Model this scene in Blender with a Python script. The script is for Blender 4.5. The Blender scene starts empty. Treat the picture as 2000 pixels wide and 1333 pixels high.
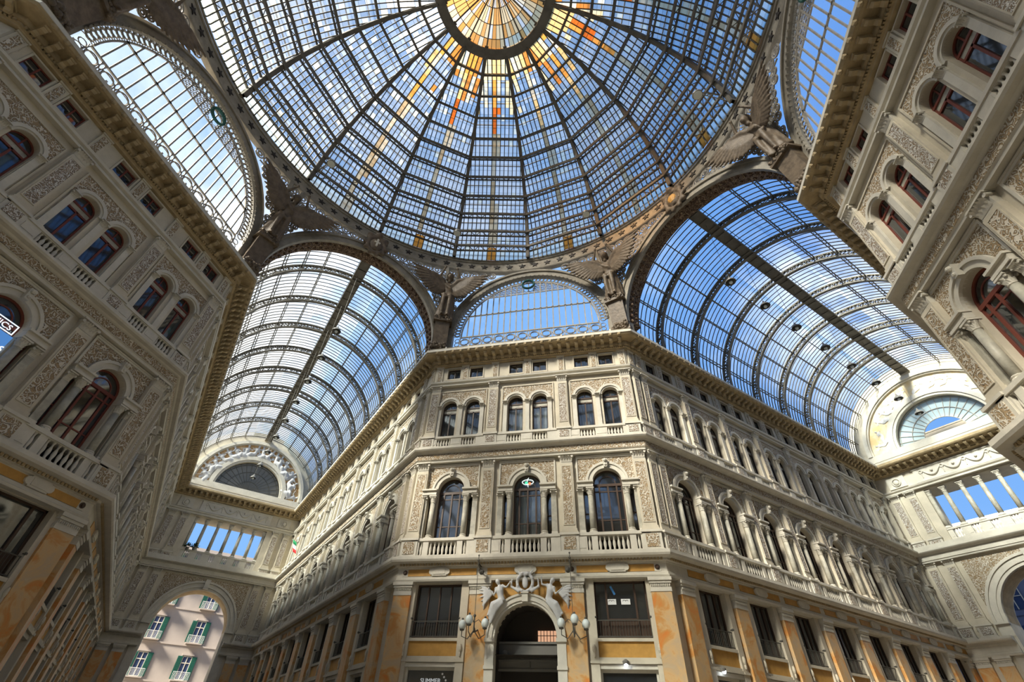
import bpy, bmesh, math, random
from math import sin, cos, pi, sqrt, atan2, radians
from mathutils import Vector, Matrix
random.seed(7)
C = bpy.context.scene.collection
scene = bpy.context.scene

# ------------------------------------------------------------------ camera
A = 18.25            # distance from the dome axis to each chamfered corner face
Wc = 14.66           # width of a chamfered corner face
S2 = sqrt(0.5)
CAMQ = dict(cx=4.584, cy=-8.699, yaw=-0.226, pitch=0.722, roll=0.044, f=898.65, ppx=-7.72, ppy=12.97)
def make_camera():
    q = CAMQ
    y, p, r = q['yaw'], q['pitch'], q['roll']
    F = Vector((sin(y)*cos(p), cos(y)*cos(p), sin(p)))
    R = Vector((cos(y), -sin(y), 0)); U = R.cross(F)
    R2 = R*cos(r)+U*sin(r); U2 = -R*sin(r)+U*cos(r)
    cd = bpy.data.cameras.new('camera'); co = bpy.data.objects.new('camera', cd); C.objects.link(co)
    m = Matrix((R2, U2, -F)).transposed().to_4x4(); m.translation = Vector((q['cx'], q['cy'], 1.6))
    co.matrix_world = m
    cd.sensor_fit = 'HORIZONTAL'; cd.sensor_width = 36; cd.lens = 36*q['f']/2000
    cd.shift_x = -q['ppx']/2000; cd.shift_y = q['ppy']/2000
    cd.clip_start = .1; cd.clip_end = 2000
    scene.camera = co
make_camera()

# ------------------------------------------------------------------ light, sky, exposure
scene.view_settings.view_transform = 'Standard'
scene.view_settings.look = 'None'
scene.view_settings.gamma = 1
scene.view_settings.use_curve_mapping = False
scene.view_settings.exposure = 0.45
SUN_DIR = Vector((-.55, -.83, 0)).normalized()*cos(radians(38)) + Vector((0, 0, sin(radians(38))))
sl = bpy.data.lights.new('sun', 'SUN'); sl.energy = 18.0; sl.angle = radians(12); sl.color = (1, .91, .77)
so = bpy.data.objects.new('sun', sl); C.objects.link(so)
so.rotation_euler = SUN_DIR.to_track_quat('Z', 'Y').to_euler()

def N(nt, t, **kw):
    n = nt.nodes.new(t)
    for k, v in kw.items():
        if k.startswith('i_'): n.inputs[k[2:].replace('_', ' ')].default_value = v
        else: setattr(n, k, v)
    return n
def make_world():
    w = bpy.data.worlds.new('sky'); scene.world = w; w.use_nodes = True
    nt = w.node_tree; nt.nodes.clear(); L = nt.links.new
    tc = N(nt, 'ShaderNodeTexCoord')
    sep = N(nt, 'ShaderNodeSeparateXYZ'); L(tc.outputs['Generated'], sep.inputs[0])
    ramp = N(nt, 'ShaderNodeValToRGB'); L(sep.outputs['Z'], ramp.inputs[0])
    e = ramp.color_ramp.elements
    e[0].position = 0; e[0].color = (.36, .56, .84, 1)
    e[1].position = .75; e[1].color = (.075, .215, .60, 1)
    m = e.new(.3); m.color = (.16, .35, .72, 1)
    mp = N(nt, 'ShaderNodeMapping'); L(tc.outputs['Generated'], mp.inputs[0]); mp.inputs['Scale'].default_value = (1, 1, 1.6)
    no = N(nt, 'ShaderNodeTexNoise'); no.inputs['Scale'].default_value = 3.2; no.inputs['Detail'].default_value = 8; no.inputs['Roughness'].default_value = .58
    L(mp.outputs[0], no.inputs['Vector'])
    # more cloud towards the west (-x)
    bias = N(nt, 'ShaderNodeMath', operation='MULTIPLY_ADD'); L(sep.outputs['X'], bias.inputs[0]); bias.inputs[1].default_value = -.34; L(no.outputs[0], bias.inputs[2])
    cr = N(nt, 'ShaderNodeMapRange'); L(bias.outputs[0], cr.inputs[0]); cr.inputs[1].default_value = .49; cr.inputs[2].default_value = .95
    mix = N(nt, 'ShaderNodeMix', data_type='RGBA'); L(cr.outputs[0], mix.inputs['Factor']); L(ramp.outputs[0], mix.inputs[6]); mix.inputs[7].default_value = (.95, .97, 1.0, 1)
    dp = N(nt, 'ShaderNodeMapRange'); L(sep.outputs['X'], dp.inputs[0]); dp.inputs[1].default_value = .05; dp.inputs[2].default_value = .6
    pale = N(nt, 'ShaderNodeMix', data_type='RGBA'); L(dp.outputs[0], pale.inputs['Factor']); pale.inputs[6].default_value = (.19, .39, .74, 1); L(ramp.outputs[0], pale.inputs[7]); L(pale.outputs[2], mix.inputs[6])
    hz = N(nt, 'ShaderNodeMapRange'); L(sep.outputs['Z'], hz.inputs[0]); hz.inputs[1].default_value = .28; hz.inputs[2].default_value = .45
    cm = N(nt, 'ShaderNodeMath', operation='MULTIPLY'); L(cr.outputs[0], cm.inputs[0]); L(hz.outputs[0], cm.inputs[1]); L(cm.outputs[0], mix.inputs['Factor'])
    bg = N(nt, 'ShaderNodeBackground'); L(mix.outputs[2], bg.inputs[0]); bg.inputs[1].default_value = 1.0
    out = N(nt, 'ShaderNodeOutputWorld'); L(bg.outputs[0], out.inputs[0])
make_world()

# ------------------------------------------------------------------ materials
def pmat(name, col, rough=.6, metal=0, var=0, vscale=1.5, col2=None, bump=0, bscale=8, spec=.3):
    m = bpy.data.materials.new(name); m.use_nodes = True; nt = m.node_tree; L = nt.links.new
    b = nt.nodes['Principled BSDF']; b.inputs['Roughness'].default_value = rough; b.inputs['Metallic'].default_value = metal
    b.inputs['Specular IOR Level'].default_value = spec
    b.inputs['Base Color'].default_value = (*col, 1)
    if var or col2 or bump: geo = N(nt, 'ShaderNodeNewGeometry')
    if var or col2:
        no = N(nt, 'ShaderNodeTexNoise'); no.inputs['Scale'].default_value = vscale; no.inputs['Detail'].default_value = 6; no.inputs['Roughness'].default_value = .65
        L(geo.outputs['Position'], no.inputs['Vector'])
        r = N(nt, 'ShaderNodeValToRGB'); L(no.outputs[0], r.inputs[0])
        c2 = col2 or tuple(c*(1-var) for c in col)
        r.color_ramp.elements[0].position = .38; r.color_ramp.elements[0].color = (*c2, 1)
        r.color_ramp.elements[1].position = .62; r.color_ramp.elements[1].color = (*col, 1)
        L(r.outputs[0], b.inputs['Base Color'])
    if bump:
        n2 = N(nt, 'ShaderNodeTexNoise'); n2.inputs['Scale'].default_value = bscale; n2.inputs['Detail'].default_value = 4
        L(geo.outputs['Position'], n2.inputs['Vector'])
        bp = N(nt, 'ShaderNodeBump'); bp.inputs['Strength'].default_value = bump; bp.inputs['Distance'].default_value = .05
        L(n2.outputs[0], bp.inputs['Height']); L(bp.outputs[0], b.inputs['Normal'])
    return m
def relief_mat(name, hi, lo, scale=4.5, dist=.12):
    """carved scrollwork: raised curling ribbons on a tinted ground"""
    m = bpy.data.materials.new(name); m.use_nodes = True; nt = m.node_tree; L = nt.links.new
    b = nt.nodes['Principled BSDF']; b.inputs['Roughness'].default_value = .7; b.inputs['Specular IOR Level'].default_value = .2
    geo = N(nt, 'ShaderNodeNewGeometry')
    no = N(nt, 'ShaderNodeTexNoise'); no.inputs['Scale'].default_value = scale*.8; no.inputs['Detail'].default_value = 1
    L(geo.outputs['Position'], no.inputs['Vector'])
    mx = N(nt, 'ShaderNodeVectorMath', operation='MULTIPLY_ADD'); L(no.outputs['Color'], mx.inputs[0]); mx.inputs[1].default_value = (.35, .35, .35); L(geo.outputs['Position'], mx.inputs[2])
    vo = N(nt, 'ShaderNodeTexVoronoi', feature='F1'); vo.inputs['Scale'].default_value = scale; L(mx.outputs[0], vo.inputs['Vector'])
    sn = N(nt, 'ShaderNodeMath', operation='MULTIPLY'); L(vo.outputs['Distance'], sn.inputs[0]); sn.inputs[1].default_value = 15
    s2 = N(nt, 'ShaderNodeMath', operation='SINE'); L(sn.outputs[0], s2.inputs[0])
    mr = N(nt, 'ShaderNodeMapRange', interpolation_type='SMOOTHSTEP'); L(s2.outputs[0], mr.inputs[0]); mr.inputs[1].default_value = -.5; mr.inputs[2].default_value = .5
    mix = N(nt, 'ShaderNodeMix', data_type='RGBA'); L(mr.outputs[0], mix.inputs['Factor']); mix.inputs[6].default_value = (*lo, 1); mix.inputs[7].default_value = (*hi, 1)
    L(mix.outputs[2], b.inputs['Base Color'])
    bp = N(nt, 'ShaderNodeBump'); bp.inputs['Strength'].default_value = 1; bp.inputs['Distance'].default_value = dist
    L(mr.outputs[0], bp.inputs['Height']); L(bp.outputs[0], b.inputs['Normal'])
    return m
def glass_mat(name, tint, clear=.5, gloss=.2, dark=(.03, .035, .04)):
    m = bpy.data.materials.new(name); m.use_nodes = True; nt = m.node_tree; nt.nodes.clear(); L = nt.links.new
    t = N(nt, 'ShaderNodeBsdfTransparent'); t.inputs[0].default_value = (*tint, 1)
    d = N(nt, 'ShaderNodeBsdfDiffuse'); d.inputs[0].default_value = (*dark, 1)
    g = N(nt, 'ShaderNodeBsdfGlossy'); g.inputs['Roughness'].default_value = .04; g.inputs[0].default_value = (.9, .93, .95, 1)
    m1 = N(nt, 'ShaderNodeMixShader'); m1.inputs[0].default_value = clear; L(d.outputs[0], m1.inputs[1]); L(t.outputs[0], m1.inputs[2])
    m2 = N(nt, 'ShaderNodeMixShader'); m2.inputs[0].default_value = gloss; L(m1.outputs[0], m2.inputs[1]); L(g.outputs[0], m2.inputs[2])
    o = N(nt, 'ShaderNodeOutputMaterial'); L(m2.outputs[0], o.inputs[0])
    return m
def roof_glass_mat(name, use_attr=False, milky=.25, tint=(.9, .95, 1), var=True):
    """roof panes: clear or milky, tinted; milky panes pass and scatter daylight"""
    m = bpy.data.materials.new(name); m.use_nodes = True; nt = m.node_tree; nt.nodes.clear(); L = nt.links.new
    t = N(nt, 'ShaderNodeBsdfTransparent'); t.inputs[0].default_value = (*tint, 1)
    tl = N(nt, 'ShaderNodeBsdfTranslucent'); tl.inputs[0].default_value = (.9, .92, .92, 1)
    mx = N(nt, 'ShaderNodeMixShader'); mx.inputs[0].default_value = milky
    L(t.outputs[0], mx.inputs[1]); L(tl.outputs[0], mx.inputs[2])
    if use_attr:
        at = N(nt, 'ShaderNodeAttribute', attribute_name='tint'); L(at.outputs['Color'], t.inputs[0]); L(at.outputs['Color'], tl.inputs[0]); L(at.outputs['Alpha'], mx.inputs[0])
    elif var:
        geo = N(nt, 'ShaderNodeNewGeometry'); no = N(nt, 'ShaderNodeTexNoise'); no.inputs['Scale'].default_value = .35; no.inputs['Detail'].default_value = 3
        L(geo.outputs['Position'], no.inputs['Vector'])
        mr = N(nt, 'ShaderNodeMapRange'); L(no.outputs[0], mr.inputs[0]); mr.inputs[1].default_value = .3; mr.inputs[2].default_value = .7; mr.inputs[3].default_value = milky*.3; mr.inputs[4].default_value = milky*1.7
        L(mr.outputs[0], mx.inputs[0])
    o = N(nt, 'ShaderNodeOutputMaterial'); L(mx.outputs[0], o.inputs[0])
    return m
def emit_mat(name, col, s):
    m = bpy.data.materials.new(name); m.use_nodes = True; nt = m.node_tree; nt.nodes.clear()
    e = N(nt, 'ShaderNodeEmission'); e.inputs[0].default_value = (*col, 1); e.inputs[1].default_value = s
    o = N(nt, 'ShaderNodeOutputMaterial'); nt.links.new(e.outputs[0], o.inputs[0]); return m
def marble_mat():
    m = bpy.data.materials.new('orange_marble'); m.use_nodes = True; nt = m.node_tree; L = nt.links.new
    b = nt.nodes['Principled BSDF']; b.inputs['Roughness'].default_value = .35; b.inputs['Specular IOR Level'].default_value = .3
    geo = N(nt, 'ShaderNodeNewGeometry')
    no = N(nt, 'ShaderNodeTexNoise'); no.inputs['Scale'].default_value = .9; no.inputs['Detail'].default_value = 8; no.inputs['Roughness'].default_value = .62; no.inputs['Distortion'].default_value = .8
    L(geo.outputs['Position'], no.inputs['Vector'])
    r = N(nt, 'ShaderNodeValToRGB'); L(no.outputs[0], r.inputs[0]); e = r.color_ramp.elements
    e[0].position = .33; e[0].color = (.58, .20, .045, 1); e[1].position = .72; e[1].color = (.48, .39, .26, 1)
    for p, c in ((.43, (.52, .26, .08, 1)), (.5, (.56, .36, .17, 1)), (.6, (.47, .34, .20, 1))):
        x = e.new(p); x.color = c
    L(r.outputs[0], b.inputs['Base Color']); return m
M = dict(
    stone=pmat('cream_stone', (.56, .50, .385), .75, var=.18, vscale=.7, bump=.25, bscale=3),
    white=pmat('white_stone', (.58, .54, .45), .65, var=.14, vscale=1.2, bump=.2, bscale=5),
    column=pmat('veined_marble', (.44, .41, .33), .45, col2=(.30, .285, .23), vscale=2.2),
    soffit=pmat('ochre_cornice', (.42, .32, .18), .8, var=.25, vscale=2),
    relief=relief_mat('carved_relief', (.58, .52, .42), (.32, .23, .13), 5.0),
    relief_w=relief_mat('white_relief', (.62, .58, .51), (.28, .21, .14), 6.0, .12),  # ground tan deepened to paint in the carving's brown shadows
    marble=marble_mat(),
    ochre=pmat('ochre_panel', (.52, .28, .065), .5, var=.2, vscale=2),
    wood=pmat('brown_frame', (.060, .035, .022), .45),
    redwood=pmat('red_frame', (.16, .04, .025), .45),
    iron=pmat('dark_iron', (.085, .078, .062), .6, metal=.2, spec=.4),
    gridiron=pmat('roof_iron', (.145, .13, .105), .65, metal=.1, var=.3, vscale=1.2),
    arch=pmat('painted_iron', (.30, .27, .215), .6, var=.3, vscale=1.4),
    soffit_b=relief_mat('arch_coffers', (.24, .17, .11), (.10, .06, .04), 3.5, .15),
    lace=pmat('iron_lace', (.34, .31, .26), .6, var=.25, vscale=2),
    bronze=pmat('bronzed_plaster', (.155, .115, .075), .55, var=.4, vscale=2.5, bump=.5, bscale=5),
    plaster_fig=pmat('white_plaster', (.58, .57, .55), .7, var=.15, vscale=2),
    star=pmat('dark_star', (.025, .022, .02), .6),
    green=pmat('wreath_green', (.02, .09, .075), .5),
    glass=glass_mat('window_glass', (.8, .85, .85), .5, .15),
    net=glass_mat('dark_netting', (.35, .34, .30), .12, .04, (.13, .12, .10)),
    fan=glass_mat('fanlight_glass', (.75, .92, .95), .3, .08, (.50, .60, .60)),
    lun=roof_glass_mat('lunette_glass', milky=.06, tint=(.93, .97, 1)),
    vglass=roof_glass_mat('vault_glass', milky=.14, tint=(.80, .90, .97)),
    dglass=roof_glass_mat('dome_glass', use_attr=True),
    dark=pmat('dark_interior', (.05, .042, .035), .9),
    curtain=pmat('curtain', (.75, .76, .74), .9),
    floor=pmat('marble_floor', (.30, .26, .21), .3, var=.2, vscale=.5),
    globe=pmat('lamp_globe', (.62, .66, .62), .2, spec=.6),
    shade=pmat('lamp_shade', (.16, .15, .13), .4),
    led=emit_mat('led', (.75, .85, 1), 14),
    warm=emit_mat('warm_window', (1, .55, .33), .55),
    vinyl=emit_mat('vinyl_added_glow', (.9, .92, .9), .32),  # plain white vinyl in shade; faint glow added to brighten the letters
    red=pmat('flag_red', (.65, .03, .03), .7), fgreen=pmat('flag_green', (.02, .28, .10), .7), fwhite=pmat('flag_white', (.8, .8, .78), .7),
    pink=pmat('pink_plaster', (.40, .35, .31), .85, var=.1, vscale=.4),
    shutter=pmat('green_shutter', (.015, .10, .07), .6),
    leaf=pmat('leaf', (.02, .05, .015), .6),
    neon=emit_mat('neon_white', (.85, 1, .95), 1.6), neon_r=emit_mat('neon_red', (1, .25, .1), 1.2), neon_g=emit_mat('neon_green', (.1, .8, .45), .9),
    ltr=emit_mat('sign_letters', (.8, .88, 1), 1.0), screen=emit_mat('blue_screen', (.12, .35, .85), .5),
    paper=pmat('paper', (.8, .8, .78), .8), bluebit=pmat('blue_sign', (.08, .3, .7), .5),
    roof=pmat('roof_grey', (.35, .33, .3), .9), headergrey=pmat('grey_header', (.16, .15, .13), .6), officewall=pmat('blue_grey_wall', (.10, .12, .20), .6), officeglass=pmat('office_glass', (.03, .05, .12), .2, spec=.7),
    ground_gold=pmat('painted_ground', (.74, .67, .50), .8, col2=(.70, .52, .26), vscale=1.1),
    tymp=pmat('ochre_ground', (.48, .26, .09), .8, col2=(.60, .44, .26), vscale=1.6),
)

# ------------------------------------------------------------------ mesh building
class MB:
    def __init__(s): s.v = []; s.f = []
    def add(s, vs, fs):
        o = len(s.v); s.v += [tuple(v) for v in vs]; s.f += [tuple(i+o for i in f) for f in fs]; return s
    def box(s, x0, x1, y0, y1, z0, z1):
        return s.add([(x, y, z) for x in (x0, x1) for y in (y0, y1) for z in (z0, z1)],
                     [(0, 1, 3, 2), (4, 6, 7, 5), (0, 4, 5, 1), (2, 3, 7, 6), (0, 2, 6, 4), (1, 5, 7, 3)])
    def pb(s, x0, x1, p0, p1, z0, z1): return s.box(x0, x1, -p1, -p0, z0, z1)
    def bar(s, a, b, w, h, up=(0, 0, 1)):
        a = Vector(a); b = Vector(b); d = (b-a)
        if d.length < 1e-6: return s
        d.normalize(); u = Vector(up); sx = d.cross(u)
        if sx.length < 1e-4: sx = d.cross(Vector((1, .3, 0)))
        sx.normalize(); sz = sx.cross(d)
        vs = []
        for P in (a, b):
            for i, j in ((-1, -1), (1, -1), (1, 1), (-1, 1)): vs.append(P+sx*(w/2*i)+sz*(h/2*j))
        return s.add(vs, [(0, 1, 2, 3), (7, 6, 5, 4), (0, 4, 5, 1), (1, 5, 6, 2), (2, 6, 7, 3), (3, 7, 4, 0)])
    def tube(s, pts, r, n=6, closed=False, cap=True):
        pts = [Vector(p) for p in pts]; m = len(pts); rs = r if isinstance(r, (list, tuple)) else [r]*m
        o = len(s.v); prev = None
        for i, p in enumerate(pts):
            a = pts[i-1] if (i > 0 or closed) else p; b = pts[(i+1) % m] if (i < m-1 or closed) else p
            d = (b-a).normalized() if (b-a).length > 1e-9 else Vector((0, 0, 1))
            if prev is None:
                u = d.cross(Vector((0, 0, 1)))
                if u.length < 1e-3: u = d.cross(Vector((0, 1, 0)))
            else: u = prev-d*prev.dot(d)
            u.normalize(); prev = u; w = d.cross(u)
            for k in range(n):
                t = 2*pi*k/n; s.v.append(tuple(p+(u*cos(t)+w*sin(t))*rs[i]))
        for i in range(m if closed else m-1):
            j = (i+1) % m
            for k in range(n):
                k2 = (k+1) % n; s.f.append((o+i*n+k, o+i*n+k2, o+j*n+k2, o+j*n+k))
        if cap and not closed:
            s.f.append(tuple(o+k for k in range(n))[::-1]); s.f.append(tuple(o+(m-1)*n+k for k in range(n)))
        return s
    def lathe(s, cx, cy, prof, n=12, cap=True):
        o = len(s.v)
        for r, z in prof:
            for k in range(n): s.v.append((cx+r*cos(2*pi*k/n), cy+r*sin(2*pi*k/n), z))
        for i in range(len(prof)-1):
            for k in range(n):
                k2 = (k+1) % n; s.f.append((o+i*n+k, o+i*n+k2, o+(i+1)*n+k2, o+(i+1)*n+k))
        if cap:
            s.f.append(tuple(o+k for k in range(n))[::-1]); s.f.append(tuple(o+(len(prof)-1)*n+k for k in range(n)))
        return s
    def ball(s, c, r, n=8, sq=(1, 1, 1)):
        prof = []
        o = len(s.v); m = n//2+1
        for i in range(1, m):
            t = pi*i/m
            for k in range(n): s.v.append((c[0]+r*sq[0]*sin(t)*cos(2*pi*k/n), c[1]+r*sq[1]*sin(t)*sin(2*pi*k/n), c[2]-r*sq[2]*cos(t)))
        b = len(s.v); s.v.append((c[0], c[1], c[2]-r*sq[2])); s.v.append((c[0], c[1], c[2]+r*sq[2]))
        for i in range(m-2):
            for k in range(n):
                k2 = (k+1) % n; s.f.append((o+i*n+k, o+i*n+k2, o+(i+1)*n+k2, o+(i+1)*n+k))
        for k in range(n):
            k2 = (k+1) % n; s.f.append((b, o+k2, o+k)); s.f.append((b+1, o+(m-2)*n+k, o+(m-2)*n+k2))
        return s
    def arcband(s, cx, cz, r0, r1, p0, p1, a0=0, a1=pi, n=20):
        """ring segment in the x-z plane, from projection p0 to p1 (towards the viewer)"""
        o = len(s.v)
        for i in range(n+1):
            t = a0+(a1-a0)*i/n
            for r, p in ((r0, p0), (r0, p1), (r1, p1), (r1, p0)): s.v.append((cx+r*cos(t), -p, cz+r*sin(t)))
        for i in range(n):
            for k in range(4):
                k2 = (k+1) % 4; s.f.append((o+i*4+k, o+(i+1)*4+k, o+(i+1)*4+k2, o+i*4+k2))
        s.f.append((o, o+1, o+2, o+3)); e = o+n*4; s.f.append((e+3, e+2, e+1, e)); return s
    def halfdisc(s, cx, cz, r, p, n=20, a0=0, a1=pi):
        o = len(s.v); s.v.append((cx, -p, cz))
        for i in range(n+1): t = a0+(a1-a0)*i/n; s.v.append((cx+r*cos(t), -p, cz+r*sin(t)))
        for i in range(n): s.f.append((o, o+1+i, o+2+i))
        return s
    def mesh(s, name, mat, smooth=False):
        m = bpy.data.meshes.new(name); m.from_pydata(s.v, [], s.f); m.materials.append(M[mat] if isinstance(mat, str) else mat)
        if smooth: m.polygons.foreach_set('use_smooth', [True]*len(m.polygons))
        m.update(); return m

def T(x=0, y=0, z=0): return Matrix.Translation((x, y, z))
def RZ(a): return Matrix.Rotation(a, 4, 'Z')
I4 = Matrix.Identity(4)
class P:   # part description: name, shared mesh, local matrix, children, label
    def __init__(s, name, mesh, m=None, kids=(), label=None): s.name = name; s.mesh = mesh; s.m = m or I4; s.kids = list(kids); s.label = label
def put_part(p, parent, m=None):
    o = bpy.data.objects.new(p.name, p.mesh); C.objects.link(o); o.parent = parent; o.matrix_local = (m or p.m)
    if p.label: o['label'] = p.label
    for k in p.kids: put_part(k, o)
    return o
def thing(name, parts, Mx, label, cat, group=None, kind=None, mesh=None):
    o = bpy.data.objects.new(name, mesh); C.objects.link(o); o.matrix_world = Mx
    o['label'] = label
    if kind: o['kind'] = kind
    if kind != 'structure': o['category'] = cat
    if group: o['group'] = group
    for p in parts: put_part(p, o)
    return o
_wn = [0]
def window(parts, Mx, label, mesh=None):
    _wn[0] += 1
    return thing(f'window_{_wn[0]}', parts, Mx, label, None, kind='structure', mesh=mesh)
_tn = [0]
def trim(parts, Mx, label, mesh=None):
    _tn[0] += 1
    return thing(f'trim_{_tn[0]}', parts, Mx, label, None, kind='structure', mesh=mesh)

def remeshed(mb, name, mat, voxel, smooth=True):
    me = mb.mesh(name, mat); o = bpy.data.objects.new('tmp', me); C.objects.link(o)
    md = o.modifiers.new('r', 'REMESH'); md.mode = 'VOXEL'; md.voxel_size = voxel; md.use_smooth_shade = smooth
    sm = o.modifiers.new('s', 'SMOOTH'); sm.factor = .5; sm.iterations = 2
    dg = bpy.context.evaluated_depsgraph_get(); dg.update()
    r = bpy.data.meshes.new_from_object(o.evaluated_get(dg)); r.name = name
    bpy.data.objects.remove(o); r.materials.clear(); r.materials.append(M[mat]); return r

def profile_sweep(path, prof, closed=False):
    """sweep profile [(p, z)] along a plan path; positive p lies to the right of the path direction rotated towards the viewer"""
    mb = MB(); n = len(path); m = len(prof)
    P2 = [Vector(p) for p in path]
    for i in range(n):
        if i == 0: nrm = (P2[1]-P2[0]).normalized(); off = Vector((nrm.y, -nrm.x)); k = 1
        elif i == n-1: nrm = (P2[-1]-P2[-2]).normalized(); off = Vector((nrm.y, -nrm.x)); k = 1
        else:
            d0 = (P2[i]-P2[i-1]).normalized(); d1 = (P2[i+1]-P2[i]).normalized()
            n0 = Vector((d0.y, -d0.x)); n1 = Vector((d1.y, -d1.x)); off = (n0+n1).normalized(); k = 1/off.dot(n0)
        for p, z in prof: q = P2[i]+off*(p*k); mb.v.append((q.x, q.y, z))
    for i in range(n-1):
        for j in range(m-1): mb.f.append((i*m+j, (i+1)*m+j, (i+1)*m+j+1, i*m+j+1))
    mb.f.append(tuple(range(m))); mb.f.append(tuple((n-1)*m+j for j in range(m))[::-1])
    return mb
def wall_panel(mb, x0, x1, z0, z1, rects=(), arches=(), depth=.45, p=0):
    xs = {x0, x1}; zs = {z0, z1}; holes = []
    for a, b, c, d in rects: xs |= {a, b}; zs |= {c, d}; holes.append((a, b, c, d))
    for xc, h, zb, zsp in arches: xs |= {xc-h, xc+h}; zs |= {zb, zsp+h}; holes.append((xc-h, xc+h, zb, zsp+h))
    xs = sorted(x for x in xs if x0-1e-6 <= x <= x1+1e-6); zs = sorted(z for z in zs if z0-1e-6 <= z <= z1+1e-6)
    y = -p
    for i in range(len(xs)-1):
        j = 0
        while j < len(zs)-1:
            cx = (xs[i]+xs[i+1])/2
            def inh(j): cz = (zs[j]+zs[j+1])/2; return any(a < cx < b and c < cz < d for a, b, c, d in holes)
            if inh(j): j += 1; continue
            k = j
            while k+1 < len(zs)-1 and not inh(k+1): k += 1
            mb.add([(xs[i], y, zs[j]), (xs[i+1], y, zs[j]), (xs[i+1], y, zs[k+1]), (xs[i], y, zs[k+1])], [(0, 1, 2, 3)]); j = k+1
    for a, b, c, d in rects:
        mb.add([(a, y, c), (a, y, d), (a, y+depth, d), (a, y+depth, c)], [(0, 1, 2, 3)])
        mb.add([(b, y, c), (b, y, d), (b, y+depth, d), (b, y+depth, c)], [(3, 2, 1, 0)])
        mb.add([(a, y, c), (b, y, c), (b, y+depth, c), (a, y+depth, c)], [(3, 2, 1, 0)])
        mb.add([(a, y, d), (b, y, d), (b, y+depth, d), (a, y+depth, d)], [(0, 1, 2, 3)])
    for xc, h, zb, zsp in arches:
        n = 16
        for sgn in (-1, 1):
            x = xc+sgn*h
            mb.add([(x, y, zb), (x, y, zsp), (x, y+depth, zsp), (x, y+depth, zb)], [(0, 1, 2, 3)])
        mb.add([(xc-h, y, zb), (xc+h, y, zb), (xc+h, y+depth, zb), (xc-h, y+depth, zb)], [(3, 2, 1, 0)])
        for i in range(n):
            t0 = pi*i/n; t1 = pi*(i+1)/n
            a = (xc+h*cos(t0), zsp+h*sin(t0)); b = (xc+h*cos(t1), zsp+h*sin(t1))
            mb.add([(a[0], y, a[1]), (b[0], y, b[1]), (b[0], y+depth, b[1]), (a[0], y+depth, a[1])], [(0, 1, 2, 3)])
            mb.add([(a[0], y, a[1]), (a[0], y, zsp+h), (b[0], y, zsp+h), (b[0], y, b[1])], [(0, 1, 2, 3)])

# ------------------------------------------------------------------ facade levels
Z1, Z2, Z3 = 9.89, 16.95, 25.36
DL, DR = 59.3, 54.2
ND = {1: 'first', 2: 'second', 3: 'third', 4: 'fourth', 5: 'fifth', 6: 'sixth', 7: 'seventh', 8: 'eighth', 9: 'ninth', 10: 'tenth'}

def capital(hw, d, h, name='capital', mat='white'):
    """leafy capital: flared core, two rows of leaves, volutes, abacus; square plan"""
    mb = MB()
    o = len(mb.v)
    for w, dd, z in ((hw*.92, d*.9, 0), (hw*.96, d*.95, h*.1), (hw*.9, d*.88, h*.14), (hw*1.05, d*1.05, h*.8)):
        mb.v += [(-w, 0, z), (-w, -dd, z), (w, -dd, z), (w, 0, z)]
    for i in range(3):
        for k in range(3): mb.f.append((o+i*4+k, o+i*4+k+1, o+(i+1)*4+k+1, o+(i+1)*4+k))
    n = 4
    for row, (za, zb, out) in enumerate(((.12, .45, .05), (.4, .75, .09))):
        for k in range(n+row):
            x = -hw*.84+(k+.5-(0 if row == 0 else 0))*hw*1.64/(n+row)
            w = hw*.19
            mb.add([(x-w, -d, h*za), (x+w, -d, h*za), (x+w*1.1, -d-out*1.3, h*zb*.9), (x, -d-out*2.6, h*zb), (x-w*1.1, -d-out*1.3, h*zb*.9), (x, -d-out*.9, h*(za+zb)/2)],
                   [(0, 1, 5), (1, 2, 5), (2, 3, 5), (3, 4, 5), (4, 0, 5)])
    for sx in (-1, 1):
        mb.tube([(sx*hw*.98, -d*.6, h*.72), (sx*hw*.98, -d-.1, h*.72)], h*.13, 8)
        mb.tube([(sx*hw*.45, -d*.9, h*.74), (sx*hw*.45, -d-.1, h*.74)], h*.08, 6)
    mb.ball((0, -d-.06, h*.88), h*.12, 6)
    mb.pb(-hw*1.2, hw*1.2, 0, d+.16, h*.88, h)
    return mb.mesh(name, mat)
def round_capital(r, h):
    mb = MB(); mb.lathe(0, 0, [(r*1.0, 0), (r*1.2, .03), (r*1.0, .06), (r*1.05, h*.3), (r*1.45, h*.82)], 10)
    for row, (za, zb, out) in enumerate(((.15, .48, .35), (.42, .76, .55))):
        for k in range(6):
            t = 2*pi*(k+.5*row)/6; c, s_ = cos(t), sin(t)
            def q(rr, dt, z): return (rr*cos(t+dt), rr*sin(t+dt), z)
            mb.add([q(r, -.3, h*za), q(r, .3, h*za), q(r*(1+out*.8), .3, h*zb*.92), q(r*(1.15+out), 0, h*zb), q(r*(1+out*.8), -.3, h*zb*.92)], [(0, 1, 2, 3, 4)])
    for t in (pi/4, 3*pi/4, 5*pi/4, 7*pi/4): mb.ball((r*1.5*cos(t), r*1.5*sin(t), h*.74), h*.13, 6)
    w = r*1.55; mb.box(-w, w, -w, w, h*.84, h); return mb.mesh('capital', 'white')

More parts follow.
